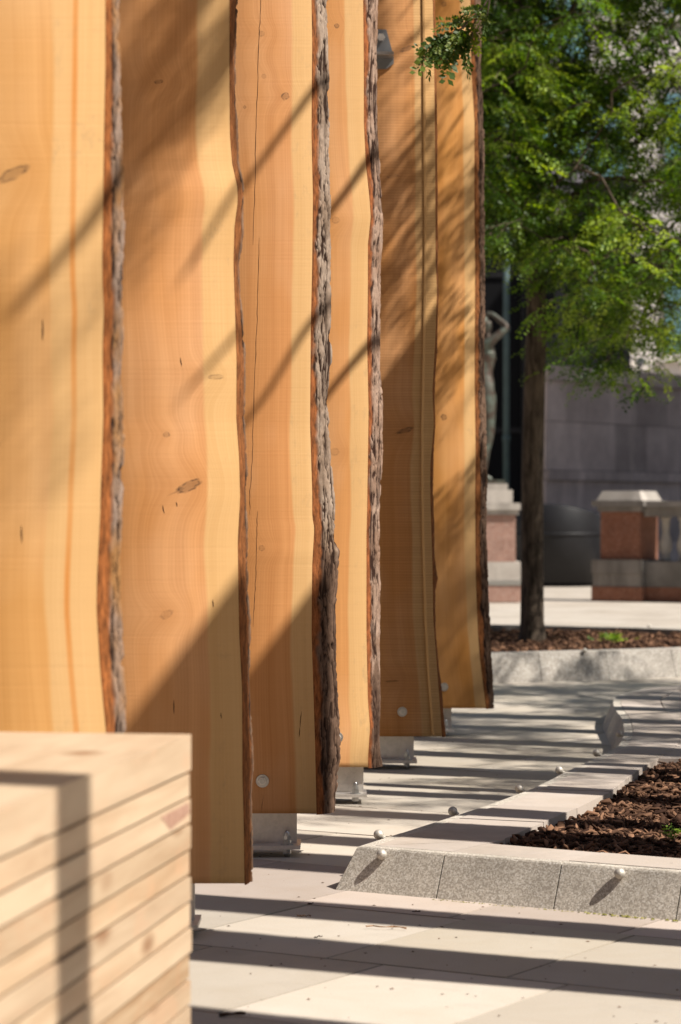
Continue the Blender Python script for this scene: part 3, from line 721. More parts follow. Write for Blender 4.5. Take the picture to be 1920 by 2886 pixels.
# opposite row of planks, right of the picture: they shade the paving in bands
opp_mat = larch('larch_opposite', 0.06, [], 40.0)
RX = 2.8
rows = [(1.88,2.07,5.5),(2.82,3.02,5.1),(3.72,4.03,5.0),(4.60,5.03,4.95),(5.37,5.63,4.8),(6.28,6.67,4.64),(6.90,7.14,5.0),(7.70,7.92,5.1),(8.48,8.68,5.0),(9.33,9.74,5.1),(10.2,10.45,5.0),(11.0,11.22,5.2),(11.8,12.05,5.0),(12.6,12.85,5.1)]
for i, (ya, yb, zt) in enumerate(rows):
    wd = yb-ya-0.03
    f = [(z, wd/2 + 0.012*sin(z*1.7+i*2.1) + 0.008*sin(z*4.3+i)) for z in np.arange(0, 6, 0.25)]
    o_ = [(z, x+0.02) for z, x in f]
    # local x -> world y : rotate by +90 deg
    make_plank('larch_plank', 'larch plank of the opposite row, standing beyond the mulch bed right of the picture', 'opposite row of larch planks',
               (RX+0.03, (ya+yb)/2, 0), f, o_, wd, 0.06, 0.135, zt, 0.05, None, 90+i, M['bark'], 0.2, 0.01, opp_mat, rz=radians(90), zfine=0.14, cols=8, dz=0.02)
    t = bpy.data.objects[f'larch_plank.{6+i-0:03d}'] if f'larch_plank.{6+i:03d}' in bpy.data.objects else None
    if t: box('steel_foot', -wd*0.3, wd*0.3, 0.025, 0.035, 0.0, 0.3, M['galv'], t)

# ------------------------------------------------------------------ stacked timber bench
BX, BY, BZ = -0.2515, 4.30, 0.696
bench = thing('timber_bench', 'blond timber bench of stacked boards in the lower left foreground', 'bench', (BX, BY, 0), -atan2(0.1554, 1))
zt = BZ; n = 0; L = 2.0
while zt > 0.09:
    th = 0.060 if n == 0 else 0.0382
    jx = random.uniform(-0.0022, 0.0022) if n else 0.0; jy = random.uniform(-0.007, 0.004) if n else 0.0
    bm = bmesh.new(); add_box(bm, -0.95+jx, jx, -L, jy, zt-th, zt)
    bo = obj('board', bm, M['blond'], bench, bevel=0.0055 if n else 0.010, seg=2)
    if n == 2:
        bm = bmesh.new(); pr = [(-0.225,zt-0.0045),(-0.02,zt-0.0045),(-0.006,zt-0.022),(-0.05,zt-0.026),(-0.11,zt-0.030),(-0.155,zt-th+0.0045)]
        a_ = [bm.verts.new((jx+0.0006, q[0], q[1])) for q in pr]; b_ = [bm.verts.new((jx-0.002, q[0], q[1])) for q in pr]
        bm.faces.new(a_); bm.faces.new(b_[::-1])
        for k in range(len(pr)): bm.faces.new((a_[k], b_[k], b_[(k+1)%len(pr)], a_[(k+1)%len(pr)]))
        obj('heartwood_patch', bm, M['patch'], bo)
    zt -= th + 0.0053; n += 1
box('gap_shade_core', -0.92, -0.03, -L+0.03, -0.03, 0.0, BZ-0.07, M['crack'], bench)  # dark filler inside the stack, standing in for shade between the boards
for yy in (-L+0.2, -0.35):
    box('bearer', -0.9, -0.025, yy, yy+0.1, 0.0, 0.09, M['blond'], bench, bevel=0.004)

# ------------------------------------------------------------------ steel ball studs on the kerb
def stud(x, y, z, nrm, label):
    bm = bmesh.new(); r = 0.0152
    bmesh.ops.create_uvsphere(bm, u_segments=20, v_segments=12, radius=r)
    o = obj('ball_stud', bm, M['brushed'], None, smooth=True); o.location = (x, y, z)
    tag(o, label, 'stud', 'steel ball studs on kerbs')
    bm = bmesh.new(); nv = Vector(nrm).normalized()
    add_tube(bm, [nv*-0.004, -nv*0.021], [0.006, 0.006], 8); obj('stem', bm, M['brushed'], o)
nf = (-VF*0.87 + Vector((0, 0, 0.5))).normalized()
for px, py, lab in ((1074, 2392, 'steel ball stud at the left corner of the sloping granite kerb face'), (1746, 2446, 'steel ball stud on the right-hand granite kerb face, alone near the picture edge')):
    best = min((k*0.002 for k in range(20, 700)), key=lambda t_: abs((CX + FPX*(C0+UF*t_+VF*0.055+nf*0.014).x/(C0+UF*t_+VF*0.055+nf*0.014).y) - px))
    q = C0 + UF*best + VF*(0.07*0.100/0.12) + nf*0.0135
    stud(q.x, q.y, 0.100+nf.z*0.0135, nf, lab)
labs = ['steel ball stud just behind the corner stud on the long kerb', 'steel ball stud second along the long kerb from the corner', 'steel ball stud halfway along the receding kerb', 'steel ball stud before the dark curved kerb face', 'small steel ball stud at the start of the dark curved kerb face', 'distant steel ball stud on top of the curved kerb']
for (px, py), lab in zip(((1066,2355),(1318,2289),(1499,2225),(1628,2173),(1706,2124),(1749,2070)), labs):
    d = (CAMZ-0.125)/(py-HOR)*FPX
    # find the kerb outer top edge at this distance
    for a, b in zip(outline, outline[1:]):
        if a.y <= d < b.y and a.x < 1.35:
            f = (d-a.y)/(b.y-a.y); xo = a.x+(b.x-a.x)*f + 0.05; break
    stud(xo, d, 0.128, (-0.9, 0.2, 0.5), lab)

# moss line along the foot of the kerb
V = []; F = []; T = []
for i in range(420):
    t_ = random.uniform(0.35, 2.1); q = C0 + UF*t_ - VF*random.uniform(-0.002, 0.012)
    s = random.uniform(0.002, 0.0055)*(1.3 if t_ > 0.8 else 0.8); k = len(V)
    for a in range(3):
        an = random.uniform(0, 6.28); V.append((q.x+s*cos(an+a*2.1), q.y+s*sin(an+a*2.1), 0.001))
    V.append((q.x, q.y, s*0.9)); F += [(k, k+1, k+3), (k+1, k+2, k+3), (k+2, k, k+3)]; T += [random.random()]*4
kind(mesh_np('moss', V, F, M['moss'], attrs={'tint': T}), 'stuff')

# bits of bark lying on the paving
def flake(px, py, L, lab, mat, rz, thin=0.25):
    d = CAMZ/(py-HOR)*FPX; x = (px-CX)/FPX*d
    bm = bmesh.new(); pts = []; n = 7
    for k in range(n):
        f = k/(n-1)-0.5; pts.append((f*L, 0.10*L*sin(k*1.9)*random.uniform(.4, 1), 0.003+0.0035*random.random()))
    add_tube(bm, pts, [L*thin*0.22*(0.5+random.random()*0.8) for _ in pts], 5)
    o = obj('bark_flake', bm, mat); o.location = (x, d, 0.002); o.rotation_euler = (0, 0, rz); tag(o, lab, 'bark flake', 'flakes fallen on the paving')
flake(857, 2588, 0.036, 'curled dark bark flake on the sunny paving between two shade bands, right of the bench', M['flake'], 0.1, .3)
flake(897, 2647, 0.024, 'tiny brown bark flake below the curled one, above a shade band', M['flake'], 0.5, .3)
flake(1089, 2620, 0.105, 'long straw-coloured twig lying on the paving in front of the kerb', M['dry_twig'], -0.12, .10)
flake(1173, 2576, 0.022, 'short dark bark flake in the shade band below the kerb', M['flake'], 0.0, .4)
flake(655, 2866, 0.055, 'flat dark bark flake in the shade at the bottom edge beside the bench', M['flake'], 0.1, .3)
flake(876, 2553, 0.016, 'round dark bark crumb near the kerb corner', M['flake'], 0.0, .5)
V = []; F = []; T = []
for i in range(260):
    y = random.uniform(4.6, 12.5); x = random.uniform(-0.35, 1.0)*y*0.14
    if inside(Vector((x, y, 0)), outline): continue
    s = random.uniform(0.0015, 0.0045); an = random.uniform(0, 6.28); k = len(V)
    for a in range(4):
        V.append((x+s*cos(an+a*1.57)*(1.6 if a % 2 else .8), y+s*sin(an+a*1.57), 0.0012))
    V.append((x, y, 0.0012+s*0.5)); F += [(k+a, k+(a+1) % 4, k+4) for a in range(4)]; T += [random.random()*0.5]*5
kind(mesh_np('bark_crumbs', V, F, M['mulch'], attrs={'tint': T}), 'stuff')

# ------------------------------------------------------------------ foliage
def frond_template(pairs=7, L=0.18, ll=0.038, lw=0.021, droop=0.25, jit=0.45, seed=1):
    V = []; F = []; rg = np.random.default_rng(seed)
    for i in range(pairs):
        f = (i+0.6)/pairs; x = L*f; z = -droop*L*f*f
        sc = 1.0 - 0.45*abs(f-0.45)
        for s in (-1, 1):
            k = len(V); c = Vector((x+rg.normal(0, .004), 0.002*s, z)); q = rg.normal(0, jit, 3)*.7
            dr = Vector((0.45+q[0], s*(1+q[1]*.4), -0.22+q[2])).normalized()*ll*sc*rg.uniform(.7, 1.2)
            wd = dr.cross(Vector((rg.normal(0, jit), rg.normal(0, jit), 1))).normalized()*lw*sc*0.5
            V += [tuple(c), tuple(c+dr*0.5+wd), tuple(c+dr), tuple(c+dr*0.5-wd)]; F.append((k, k+1, k+2, k+3))
    return np.array(V), np.array(F)
def rot_mats(az, pit, roll):
    ca, sa, cp, sp_, cr, sr_ = np.cos(az), np.sin(az), np.cos(pit), np.sin(pit), np.cos(roll), np.sin(roll)
    z = np.zeros_like(az); o = np.ones_like(az)
    Rz = np.array([[ca, -sa, z], [sa, ca, z], [z, z, o]]).transpose(2, 0, 1)
    Ry = np.array([[cp, z, -sp_], [z, o, z], [sp_, z, cp]]).transpose(2, 0, 1)
    Rx = np.array([[o, z, z], [z, cr, -sr_], [z, sr_, cr]]).transpose(2, 0, 1)
    return Rz @ Ry @ Rx
def foliage(name, pos, az, pit, roll, scale, tint, mat, parent, tmpl):
    V0, F0 = tmpl; n = len(pos)
    R = rot_mats(az, pit, roll)
    V = np.einsum('nij,kj->nki', R, V0)*scale[:, None, None] + pos[:, None, :]
    F = F0[None]+(np.arange(n)*len(V0))[:, None, None]
    T = np.repeat(tint, len(V0))
    return mesh_np(name, V.reshape(-1, 3), F.reshape(-1, 4), mat, parent, attrs={'tint': T})
def crown(parent, clumps, per, rg, mat, tmpl, smin=0.75, smax=1.25, base=None, tw_len=0.32):
    """each clump is a drooping twig with fronds set along it"""
    pos = []; az = []; pit = []; ti = []; twigs = []
    for (c, r) in clumps:
        c = np.array(c); nt = max(1, int(per))
        ct = rg.uniform(0.08, 0.92)
        for _ in range(nt):
            p0 = c + rg.normal(0, 1, 3)*r*np.array([1, 1, 0.8])*0.5
            a = rg.uniform(0, 2*pi); dr = np.array([cos(a), sin(a), -0.35]); ln = tw_len*rg.uniform(.6, 1.3)
            twigs.append((p0, p0+dr*ln*0.5+np.array([0, 0, .01]), p0+dr*ln+np.array([0, 0, -0.06*ln/.3])))
            m = rg.integers(5, 9)
            for j in range(m):
                f = (j+.5)/m
                pos.append(p0+dr*ln*f+np.array([0, 0, -.05*f*f])); az.append(a+(1 if j % 2 else -1)*rg.uniform(.5, 1.2)); pit.append(rg.normal(-0.45, 0.35)); ti.append(np.clip(ct+rg.normal(0, .22), 0, 1))
    pos = np.array(pos); n = len(pos)
    foliage('crown', pos, np.array(az), np.array(pit), rg.normal(0, .45, n), rg.uniform(smin, smax, n), np.array(ti), mat, parent, tmpl)
    return twigs
def tree(name, label, base, trunk_pts, trunk_r, limbs, clumps, per, seed, mat, group=None, tw=0.32, smin=.75, smax=1.25):
    rg = np.random.default_rng(seed)
    t = thing(name, label, 'tree', base, 0, group)
    b = Vector(base)
    bm = bmesh.new(); add_tube(bm, [Vector(p)-b for p in trunk_pts], trunk_r, 14)
    for v in bm.verts:
        a = float(vn(np.array(v.co.x*30), np.array(v.co.z*2.5), seed))
        v.co.x += (a-.5)*0.012; v.co.y += (a-.5)*0.012
    tk = obj('trunk', bm, M['trunk'], t, smooth=True)
    cl = [((Vector(c)-b), r) for c, r in clumps]
    twigs = crown(t, [(tuple(c), r) for c, r in cl], per, rg, mat, frond_template(), smin, smax, tw_len=tw)
    bm = bmesh.new()
    for pts, r0 in limbs:
        pts = [Vector(p)-b for p in pts]
        add_tube(bm, pts, [r0*(1-0.75*k/(len(pts)-1)) for k in range(len(pts))], 7)
    # boughs run from the nearest limb point to each clump
    lp = [(Vector(pts[i])*(1-f)+Vector(pts[i+1])*f)-b for pts, _ in limbs for i in range(len(pts)-1) for f in (0, .17, .33, .5, .67, .83)] + [Vector(p)-b for p in trunk_pts[len(trunk_pts)//2:]]
    nodes = np.array([tuple(q) for q in lp]); nl = len(nodes)
    cen_ = np.array([tuple(c) for c, _ in cl]); dist0 = np.array([np.min(np.linalg.norm(nodes-c, axis=1)) for c in cen_])
    par = {}; kids = {}
    pts_ = list(nodes)
    for i in np.argsort(dist0):
        arr = np.array(pts_); dv = cen_[i]-arr
        j = int(np.argmin(np.linalg.norm(dv, axis=1) + 0.25*np.maximum(0, -dv[:, 2])))
        par[len(pts_)] = j; pts_.append(cen_[i])
    load = np.ones(len(pts_))
    for i in range(len(pts_)-1, nl-1, -1): load[par[i]] += load[i]
    for i in range(nl, len(pts_)):
        q, c = Vector(pts_[par[i]]), Vector(pts_[i]); ln = (c-q).length
        mid = (q+c)*0.5 + Vector((rg.normal(0, .10), rg.normal(0, .10), abs(rg.normal(0, .10))))*ln
        r1 = 0.0035*sqrt(min(load[i], 14)); r0 = min(r1*1.25+0.0008, 0.0035*sqrt(min(load[par[i]], 16)))
        add_tube(bm, [q, mid, c], [r0, (r0+r1)/2, r1], 5, caps=False)
    obj('branches', bm, M['trunk'], t, smooth=True)
    bm = bmesh.new()
    for a_, b_, c_ in twigs: add_tube(bm, [a_, b_, c_], [0.0035, 0.003, 0.0018], 3, caps=False)
    kind(obj('twigs', bm, M['trunk'], t), 'stuff')
    return t

# --- the street tree seen behind the planks
TD = 19.3
def tp(xd, yd, dy=0.0):      # displayed px (1568 wide) -> world at the tree's distance
    d = TD+dy; X, Z = PX(xd*1920/1568, yd*1920/1568, d); return (X, d, Z)
tb = tp(1226, 1486)
trunk_pts = [tp(1226, 1500), tp(1226, 1470), tp(1225, 1430), tp(1226, 1300), tp(1226, 1100), tp(1231, 900), tp(1236, 740), tp(1234, 600), tp(1222, 430), tp(1208, 260), tp(1198, 100), tp(1194, -120), tp(1200, -500)]
trunk_r = [0.135, 0.108, 0.092, 0.086, 0.084, 0.080, 0.075, 0.070, 0.066, 0.060, 0.054, 0.048, 0.03]
limbs = [([tp(1235,640), tp(1290,520,-.2), tp(1360,420,-.4), tp(1460,330,-.5), tp(1600,250,-.6)], 0.03),
         ([tp(1234,620), tp(1320,640,.3), tp(1430,660,.5), tp(1560,700,.6), tp(1700,740,.7)], 0.028),
         ([tp(1222,430), tp(1300,330,.3), tp(1400,200,.4), tp(1520,60,.5)], 0.03),
         ([tp(1225,450), tp(1170,380,-.4), tp(1100,320,-.8), tp(1000,250,-1.0)], 0.026),
         ([tp(1208,260), tp(1260,120,-.4), tp(1340,-20,-.7), tp(1420,-200,-.8)], 0.03),
         ([tp(1234,600), tp(1240,520,-.6), tp(1280,420,-1.1), tp(1340,380,-1.5)], 0.024),
         ([tp(1234,600), tp(1200,500,.6), tp(1160,420,1.1), tp(1100,380,1.5)], 0.024)]
rg = np.random.default_rng(5)
clumps = []
def low_edge(x):       # lowest foliage (displayed px) as a function of displayed x
    return float(np.interp(x, [900, 1120, 1180, 1250, 1300, 1350, 1420, 1500, 1560, 1700], [640, 560, 530, 575, 770, 800, 830, 845, 770, 740]))
tries = 0
while len(clumps) < 1150 and tries < 14000:
    tries += 1
    x = rg.uniform(880, 1900); y = rg.uniform(-700, 900); dy = rg.normal(0, 0.95)
    if y > low_edge(x)-rg.uniform(20, 110): continue
    gap = vn(np.array(x/95.0), np.array(y/95.0), 77)
    if gap < 0.33 and 0 < y: continue
    if dy < 9 and ((1450 < x < 1600 and 20 < y < 340) or (1330 < x < 1450 and -20 < y < 150) or (1535 < x < 1620 and 560 < y < 850)) and rg.uniform() < 0.62: continue
    if 1450 < x < 1535 and y > 760: continue
    if 1120 < x < 1260 and 470 < y < 900 and rg.uniform() < 0.55: continue
    clumps.append((tp(x, y, dy), rg.uniform(0.10, 0.22)))
for _ in range(70):
    x, y, dy = rg.uniform(1080, 1230), rg.uniform(-40, 560), rg.normal(-.2, .8)
    if vn(np.array(x/80.0), np.array(y/80.0), 55) > 0.42: clumps.append((tp(x, y, dy), rg.uniform(.10, .18)))
for x, y, dy in ((1215, 575, -.55),(1250, 560, -.5),(1230, 590, -.6),(1395, 870, -.1),(1350, 840, 0),(1310, 800, .2),(1545, 790, .2),(1440, 850, 0), (1420, 800, -.2)):
    clumps.append((tp(x, y-30, dy), 0.12))
tree('street_tree', 'slender feathery-leaved street tree in the mulch bed behind the planks', (tb[0], tb[1], 0.1), trunk_pts, trunk_r, limbs, clumps, 4, 21, M['leaf'], smin=.8, smax=1.35)

# --- trees standing right of the picture, whose branches shade planks and paving
clumpsA = []
def ray_pt(X, Y, Z, x):      # point at world x on the sun ray through (X, Y, Z)
    s_ = (x-X)/to_sun.x; return (x, Y+to_sun.y*s_, Z+to_sun.z*s_)
rg = np.random.default_rng(8)
clumpsA.append((ray_pt(-0.64, 4.93, 1.55, 3.0), 0.05))
for (px_, py_, r_) in ((278,20,.03),(300,100,.02),(330,30,.03),(276,150,.02),(395,5,.02)):
    d_ = 8.0 if px_ > 570 else 6.467
    X, Z = PX(px_*1920/1568, py_*1920/1568, d_); clumpsA.append((ray_pt(X, d_, Z, 2.2), r_))
for _ in range(120):          # over planks five and six
    X = rg.uniform(0.1, 0.75); Y = rg.uniform(10.6, 12.6); Z = rg.uniform(1.2, 4.2)
    if rg.uniform() > 0.55 + 0.25*(Z-1.2): continue
    clumpsA.append((ray_pt(X, Y, Z, rg.uniform(1.9, 2.4)), rg.uniform(.03, .10)))
for _ in range(14):
    clumpsA.append(((rg.uniform(2.4, 4.2), rg.uniform(8.6, 11.2), rg.uniform(7.0, 8.6)), .25))
def rp(xd, yd, d, x):        # displayed px of a shadow on the plank at distance d -> casting point at world x
    X, Z = PX(xd*1920/1568, yd*1920/1568, d); return ray_pt(X, d, Z, x)
limbsA = [([(2.12,9.2,3.6), (2.5,9.0,4.9), (2.9,8.9,6.2), (3.2,8.8,7.4)], 0.05),
          ([(2.14,9.2,3.9), (2.35,9.0,4.7), (2.2,8.9,5.1), rp(845,372,9.49,2.0), rp(790,450,9.49,1.98), rp(720,208,8.0,1.95), rp(640,318,8.0,1.95), rp(548,425,6.467,1.9), rp(420,640,6.467,1.9)], 0.026),
          ([(2.14,9.2,3.7), (2.1,9.1,4.1), rp(842,802,9.49,2.0), rp(800,850,9.49,2.0), rp(698,765,8.0,2.0), rp(620,900,8.0,2.0), rp(545,770,6.467,2.0), rp(420,910,6.467,2.0)], 0.022),
          ([(2.14,9.2,3.9), (2.6,8.9,6.6), (2.8,7.6,8.0), (2.6,6.2,7.8), rp(470,-40,6.467,2.0), rp(380,130,6.467,1.95), rp(290,262,6.467,1.9), rp(190,540,4.93,1.9), rp(40,700,4.93,1.9)], 0.046),
          ([(2.6,6.2,7.8), rp(560,60,6.467,2.0), rp(480,200,6.467,2.0), rp(430,255,6.467,2.0), rp(300,385,6.467,2.0)], 0.046),
          ([(2.14,9.2,3.3), (1.7,9.3,4.0), (1.2,9.5,3.75), (0.88,9.6,3.35), (0.72,9.58,3.02)], 0.014)]
tree('street_tree', 'street tree in the near mulch bed, trunk right of the picture, branches overhead', (2.1, 9.2, 0.06),
     [(2.1,9.2,0.05),(2.1,9.2,0.3),(2.11,9.2,1.5),(2.12,9.2,2.8),(2.14,9.2,3.9),(2.3,9.1,5.4),(2.6,9.0,7.0)], [0.085,0.07,0.062,0.057,0.052,0.04,0.02], limbsA, clumpsA, 2, 31, M['leaf'], tw=0.22)
clumpsB = []
for _ in range(460):
    X = rg.uniform(-0.4, 2.6); Y = rg.uniform(8.9, 17.0)
    if vn(np.array(X*0.8+3), np.array(Y*0.55), 4) < 0.34: continue
    dens = np.interp(Y, [8.9, 10.2, 12, 18.5], [0.10, 0.30, 0.75, 0.85])
    if rg.uniform() > dens: continue
    clumpsB.append((ray_pt(X, Y, 0.0, rg.uniform(4.4, 5.6)), rg.uniform(.10, .22)))
limbsB = [([(5.0,11.8,2.6),(4.9,11.0,4.2),(4.7,10.0,5.2)], .05), ([(5.0,11.8,2.6),(5.0,12.8,4.4),(5.0,13.8,5.6)], .05), ([(5.0,11.8,3.0),(4.7,11.7,4.6),(4.6,11.6,5.8)], .05), ([(5.0,12.8,4.4),(5.1,14.2,5.2),(5.2,15.4,5.6)], .035)]
tree('street_tree', 'street tree farther right of the picture whose crown dapples the paving', (5.0, 11.8, 0.0),
     [(5.0,11.8,-0.02),(5.0,11.8,0.5),(5.0,11.8,2.0),(5.0,11.8,3.4),(4.95,11.8,5.0),(4.9,11.8,6.2)], [0.10,0.08,0.07,0.06,0.045,0.02], limbsB, clumpsB, 5, 41, M['leaf'])

# --- sprig hanging into the picture in front of planks five and six
spr = thing('leafy_sprig', 'green leafy sprig hanging in front of the two rearmost planks at the top', 'sprig', (0.72, 9.58, 3.02))
SD = 9.58
def sp3(x, y, dd=0.0):
    X, Z = PX(x, y, SD+dd); return Vector((X, SD+dd, Z)) - Vector((0.72, 9.58, 3.02))
bm = bmesh.new()
stems = [[(1420,-80),(1362,20),(1330,50),(1300,80),(1262,96),(1232,100)], [(1380,0),(1376,30),(1372,55)], [(1330,50),(1310,75),(1290,90)], [(1350,35),(1335,72),(1330,110)]]
for s_ in stems: add_tube(bm, [sp3(*q) for q in s_], [0.004*(1-.6*k/(len(s_)-1)) for k in range(len(s_))], 5)
obj('stem', bm, M['trunk'], spr)
rg = np.random.default_rng(12); V0, F0 = frond_template(11, 0.150, 0.030, 0.017, 0.12, .35)
hang = [((1236,100),(1188,212)),((1245,100),(1222,180)),((1250,96),(1196,150)),((1282,90),(1225,198)),((1290,88),(1262,228)),((1300,84),(1258,150)),((1305,80),(1300,215)),((1318,62),(1345,150)),((1322,58),(1240,70)),((1352,30),(1385,60)),((1372,40),(1355,75)),((1365,22),(1300,30)),((1300,85),(1322,170)),((1330,52),(1296,40)),((1370,55),(1372,95)),((1235,102),(1208,160)),((1262,98),(1232,170)),((1284,90),(1280,170)),((1345,40),(1320,55)),((1300,5),(1294,-20))]
hang = hang + [((a[0]+rg.uniform(-9, 9), a[1]+rg.uniform(-6, 6)), (b[0]+rg.uniform(-26, 26), b[1]+rg.uniform(-30, 14))) for a, b in hang] + [((a[0]+rg.uniform(-9, 9), a[1]+rg.uniform(-6, 6)), (b[0]+rg.uniform(-34, 22), b[1]+rg.uniform(-40, 24))) for a, b in hang[:12]]
pos = []; az = []; pit = []; sc = []
for a, b in hang:
    A, B = sp3(*a, rg.uniform(-.02, .02)), sp3(*b, rg.uniform(-.06, .05)); dv = B-A
    pos.append(A); sc.append(dv.length/0.150); az.append(atan2(dv.y, dv.x)); pit.append(atan2(dv.z, sqrt(dv.x**2+dv.y**2)))
n = len(pos)
V1, F1 = V0.copy(), F0
foliage('leaves', np.array([tuple(q) for q in pos]), np.array(az), np.array(pit), rg.uniform(-1.2, 1.2, n)+rg.choice([0, 1.57], n), np.array(sc), rg.uniform(0, 1, n), M['leaf_near'], spr, (V1, F1))
foliage('leaves', np.array([tuple(q+Vector((0.006, .01, -.004))) for q in pos]), np.array(az)+rg.normal(0, .3, n), np.array(pit)+rg.normal(0, .14, n), rg.uniform(0, 3, n), np.array(sc)*rg.uniform(.6, .95, n), rg.uniform(0, .8, n), M['leaf_near'], spr, (V1, F1))

# ------------------------------------------------------------------ far mulch bed round the street tree
far = thing('raised_bed', 'pale kerbed mulch bed round the foot of the street tree', 'planter')
fpts = [Vector((x, y, 0)) for x, y in ((-1.6,16.55),(-1.1,16.58),(-0.6,16.6),(-0.1,16.63),(0.38,16.66),(0.86,16.7),(1.33,16.84),(1.80,17.05),(2.28,17.32),(2.75,17.62),(3.2,17.95),(3.65,18.3))]
back = [Vector((x, y, 0)) for x, y in ((3.6,18.9),(3.1,20.3),(2.5,20.9),(1.7,21.3),(0.9,21.5),(0.1,21.5),(-0.8,21.3),(-1.6,20.6),(-1.9,19.2),(-1.9,17.8))]
ring2 = (fpts + back)[::-1]
kerb_ring(far, ring2, [('kerb_stone', M['granite_far'], [(0.0, -0.03), (0.06, 0.165), (0.064, 0.17), (0.24, 0.17), (0.24, -0.03)])])
inn2 = []
for i, p in enumerate(ring2):
    a, c = ring2[i-1], ring2[(i+1) % len(ring2)]; n1 = (p-a).normalized(); n2 = (c-p).normalized()
    m = (Vector((n1.y,-n1.x,0))+Vector((n2.y,-n2.x,0))).normalized(); inn2.append(p+m*0.245)
def far_sampler(n, rg):
    k = 0
    while k < n:
        x = rg.uniform(0.4, 3.4); y = rg.uniform(16.8, 21.4)
        if inside(Vector((x, y, 0)), inn2): k += 1; yield x, y
V, F, T = chips(5000, far_sampler, 0.055, 4, lambda x, y: 0.125)
kind(mesh_np('mulch', V, F, M['mulch'], far, attrs={'tint': T}), 'stuff')
bm = bmesh.new(); bm.faces.new([bm.verts.new((p.x, p.y, 0.115)) for p in inn2]); bmesh.ops.triangulate(bm, faces=bm.faces[:]); obj('soil', bm, M['soil'], far)
X, Z = PX(1649, 1846, 17.0); stud(X, 17.02, 0.178, (0, -.3, 1), 'steel ball stud on the pale far kerb in front of the tree')
X, Z = PX(1826, 1773, 21.0); stud(X, 20.9, 0.175, (0, -.3, 1), 'faint steel ball stud behind the tree bed near the picture edge')
wd = thing('weed', 'small bright green weed sprouting in the far mulch bed', 'weed', ((1727-CX)/FPX*19.0, 19.0, 0.13))
rg = np.random.default_rng(3); n = 46
foliage('leaves', rg.normal(0, 1, (n, 3))*np.array([.045, .05, .012])+np.array([0, 0, .03]), rg.uniform(0, 6.28, n), rg.uniform(0, 1.0, n), rg.normal(0, .5, n), rg.uniform(.25, .5, n), rg.uniform(.4, 1, n), M['leaf'], wd, frond_template(4, .17, .06, .035, .2))
wd2 = thing('weed', 'thin green weed at the right edge of the near mulch bed', 'weed', (PX(1900, 2360, 7.55)[0], 7.55, 0.10))
n = 10
foliage('leaves', rg.normal(0, 1, (n, 3))*np.array([.012, .012, .01])+np.array([0, 0, .02]), rg.uniform(0, 6.28, n), rg.uniform(.2, 1.2, n), rg.normal(0, .5, n), rg.uniform(.18, .32, n), rg.uniform(.3, 1, n), M['leaf'], wd2, frond_template(4, .17, .06, .03, .2))

# ------------------------------------------------------------------ statue on its pedestal
PD = 33.0; PXC = 1.84
ped = thing('pedestal', 'pink granite pedestal with pale mouldings under the bronze statue', 'pedestal', (PXC, PD, 0))
def sq(name, hw, z0, z1, mat, bev=0.01): return box(name, -hw, hw, -hw, hw, z0, z1, mat, ped, bevel=bev)
sq('plinth', 0.46, -0.012, 0.20, M['pink_granite']); sq('metal_band', 0.47, 0.202, 0.262, M['zinc'], 0.012); sq('base_moulding', 0.455, 0.264, 0.50, M['stone_light'], 0.05)
sq('die', 0.395, 0.502, 1.10, M['pink_granite']); sq('necking', 0.43, 1.102, 1.16, M['stone_light'], 0.015); sq('cap', 0.455, 1.162, 1.25, M['stone_light'], 0.02)
sq('upper_moulding', 0.36, 1.252, 1.42, M['stone_light'], 0.05); sq('top_slab', 0.30, 1.422, 1.50, M['stone_light'], 0.02)
def skin_figure(name, verts, edges, radii, root, mat, parent, lvl=2):
    me = bpy.data.meshes.new(name); me.from_pydata(verts, edges, []); me.materials.append(mat)
    o = bpy.data.objects.new(name, me); link(o, parent)
    sk = o.modifiers.new('skin', 'SKIN'); sk.use_smooth_shade = True
    for i, r in enumerate(radii):
        v = me.skin_vertices[0].data[i]; v.radius = (r, r) if not isinstance(r, tuple) else r; v.use_root = (i == root)
    ss = o.modifiers.new('subdiv', 'SUBSURF'); ss.levels = lvl; ss.render_levels = lvl
    return o
st = thing('statue', 'green-brown bronze statue of a standing figure with one arm bent over its head', 'statue', (PXC, PD, 1.50))
J = {'pel': (.02,0,1.24,.155), 'waist': (.0,0,1.44,.118), 'chest': (.03,0,1.65,.15), 'up': (.03,0,1.78,.12), 'neck': (.02,0,1.90,.055), 'head': (.04,0,2.02,.095), 'crown': (.02,0,2.12,.085), 'face': (.10,-.03,2.0,.05),
     'br': (.145,-.06,1.66,.062), 'belly': (.125,-.05,1.24,.095), 'br2': (.12,.09,1.66,.06),
     'sh': (.075,-.15,1.82,.062), 'el': (.315,-.10,2.02,.047), 'wr': (.12,-.02,2.19,.036), 'ha': (.03,.0,2.20,.038),
     'sh2': (.0,.17,1.80,.06), 'el2': (-.06,.22,1.52,.047), 'wr2': (.06,.16,1.28,.035), 'ha2': (.13,.12,1.22,.036),
     'hl': (.05,-.09,1.10,.125), 'kl': (.07,-.09,.64,.078), 'cl': (.02,-.09,.42,.066), 'al': (.0,-.09,.10,.042), 'tl': (.12,-.09,.045,.038),
     'hr': (.0,.10,1.10,.125), 'kr': (-.03,.11,.64,.08), 'cr': (-.08,.11,.40,.066), 'ar': (-.12,.11,.10,.042), 'trr': (.0,.12,.045,.038)}
names = list(J); ix = {k: i for i, k in enumerate(names)}
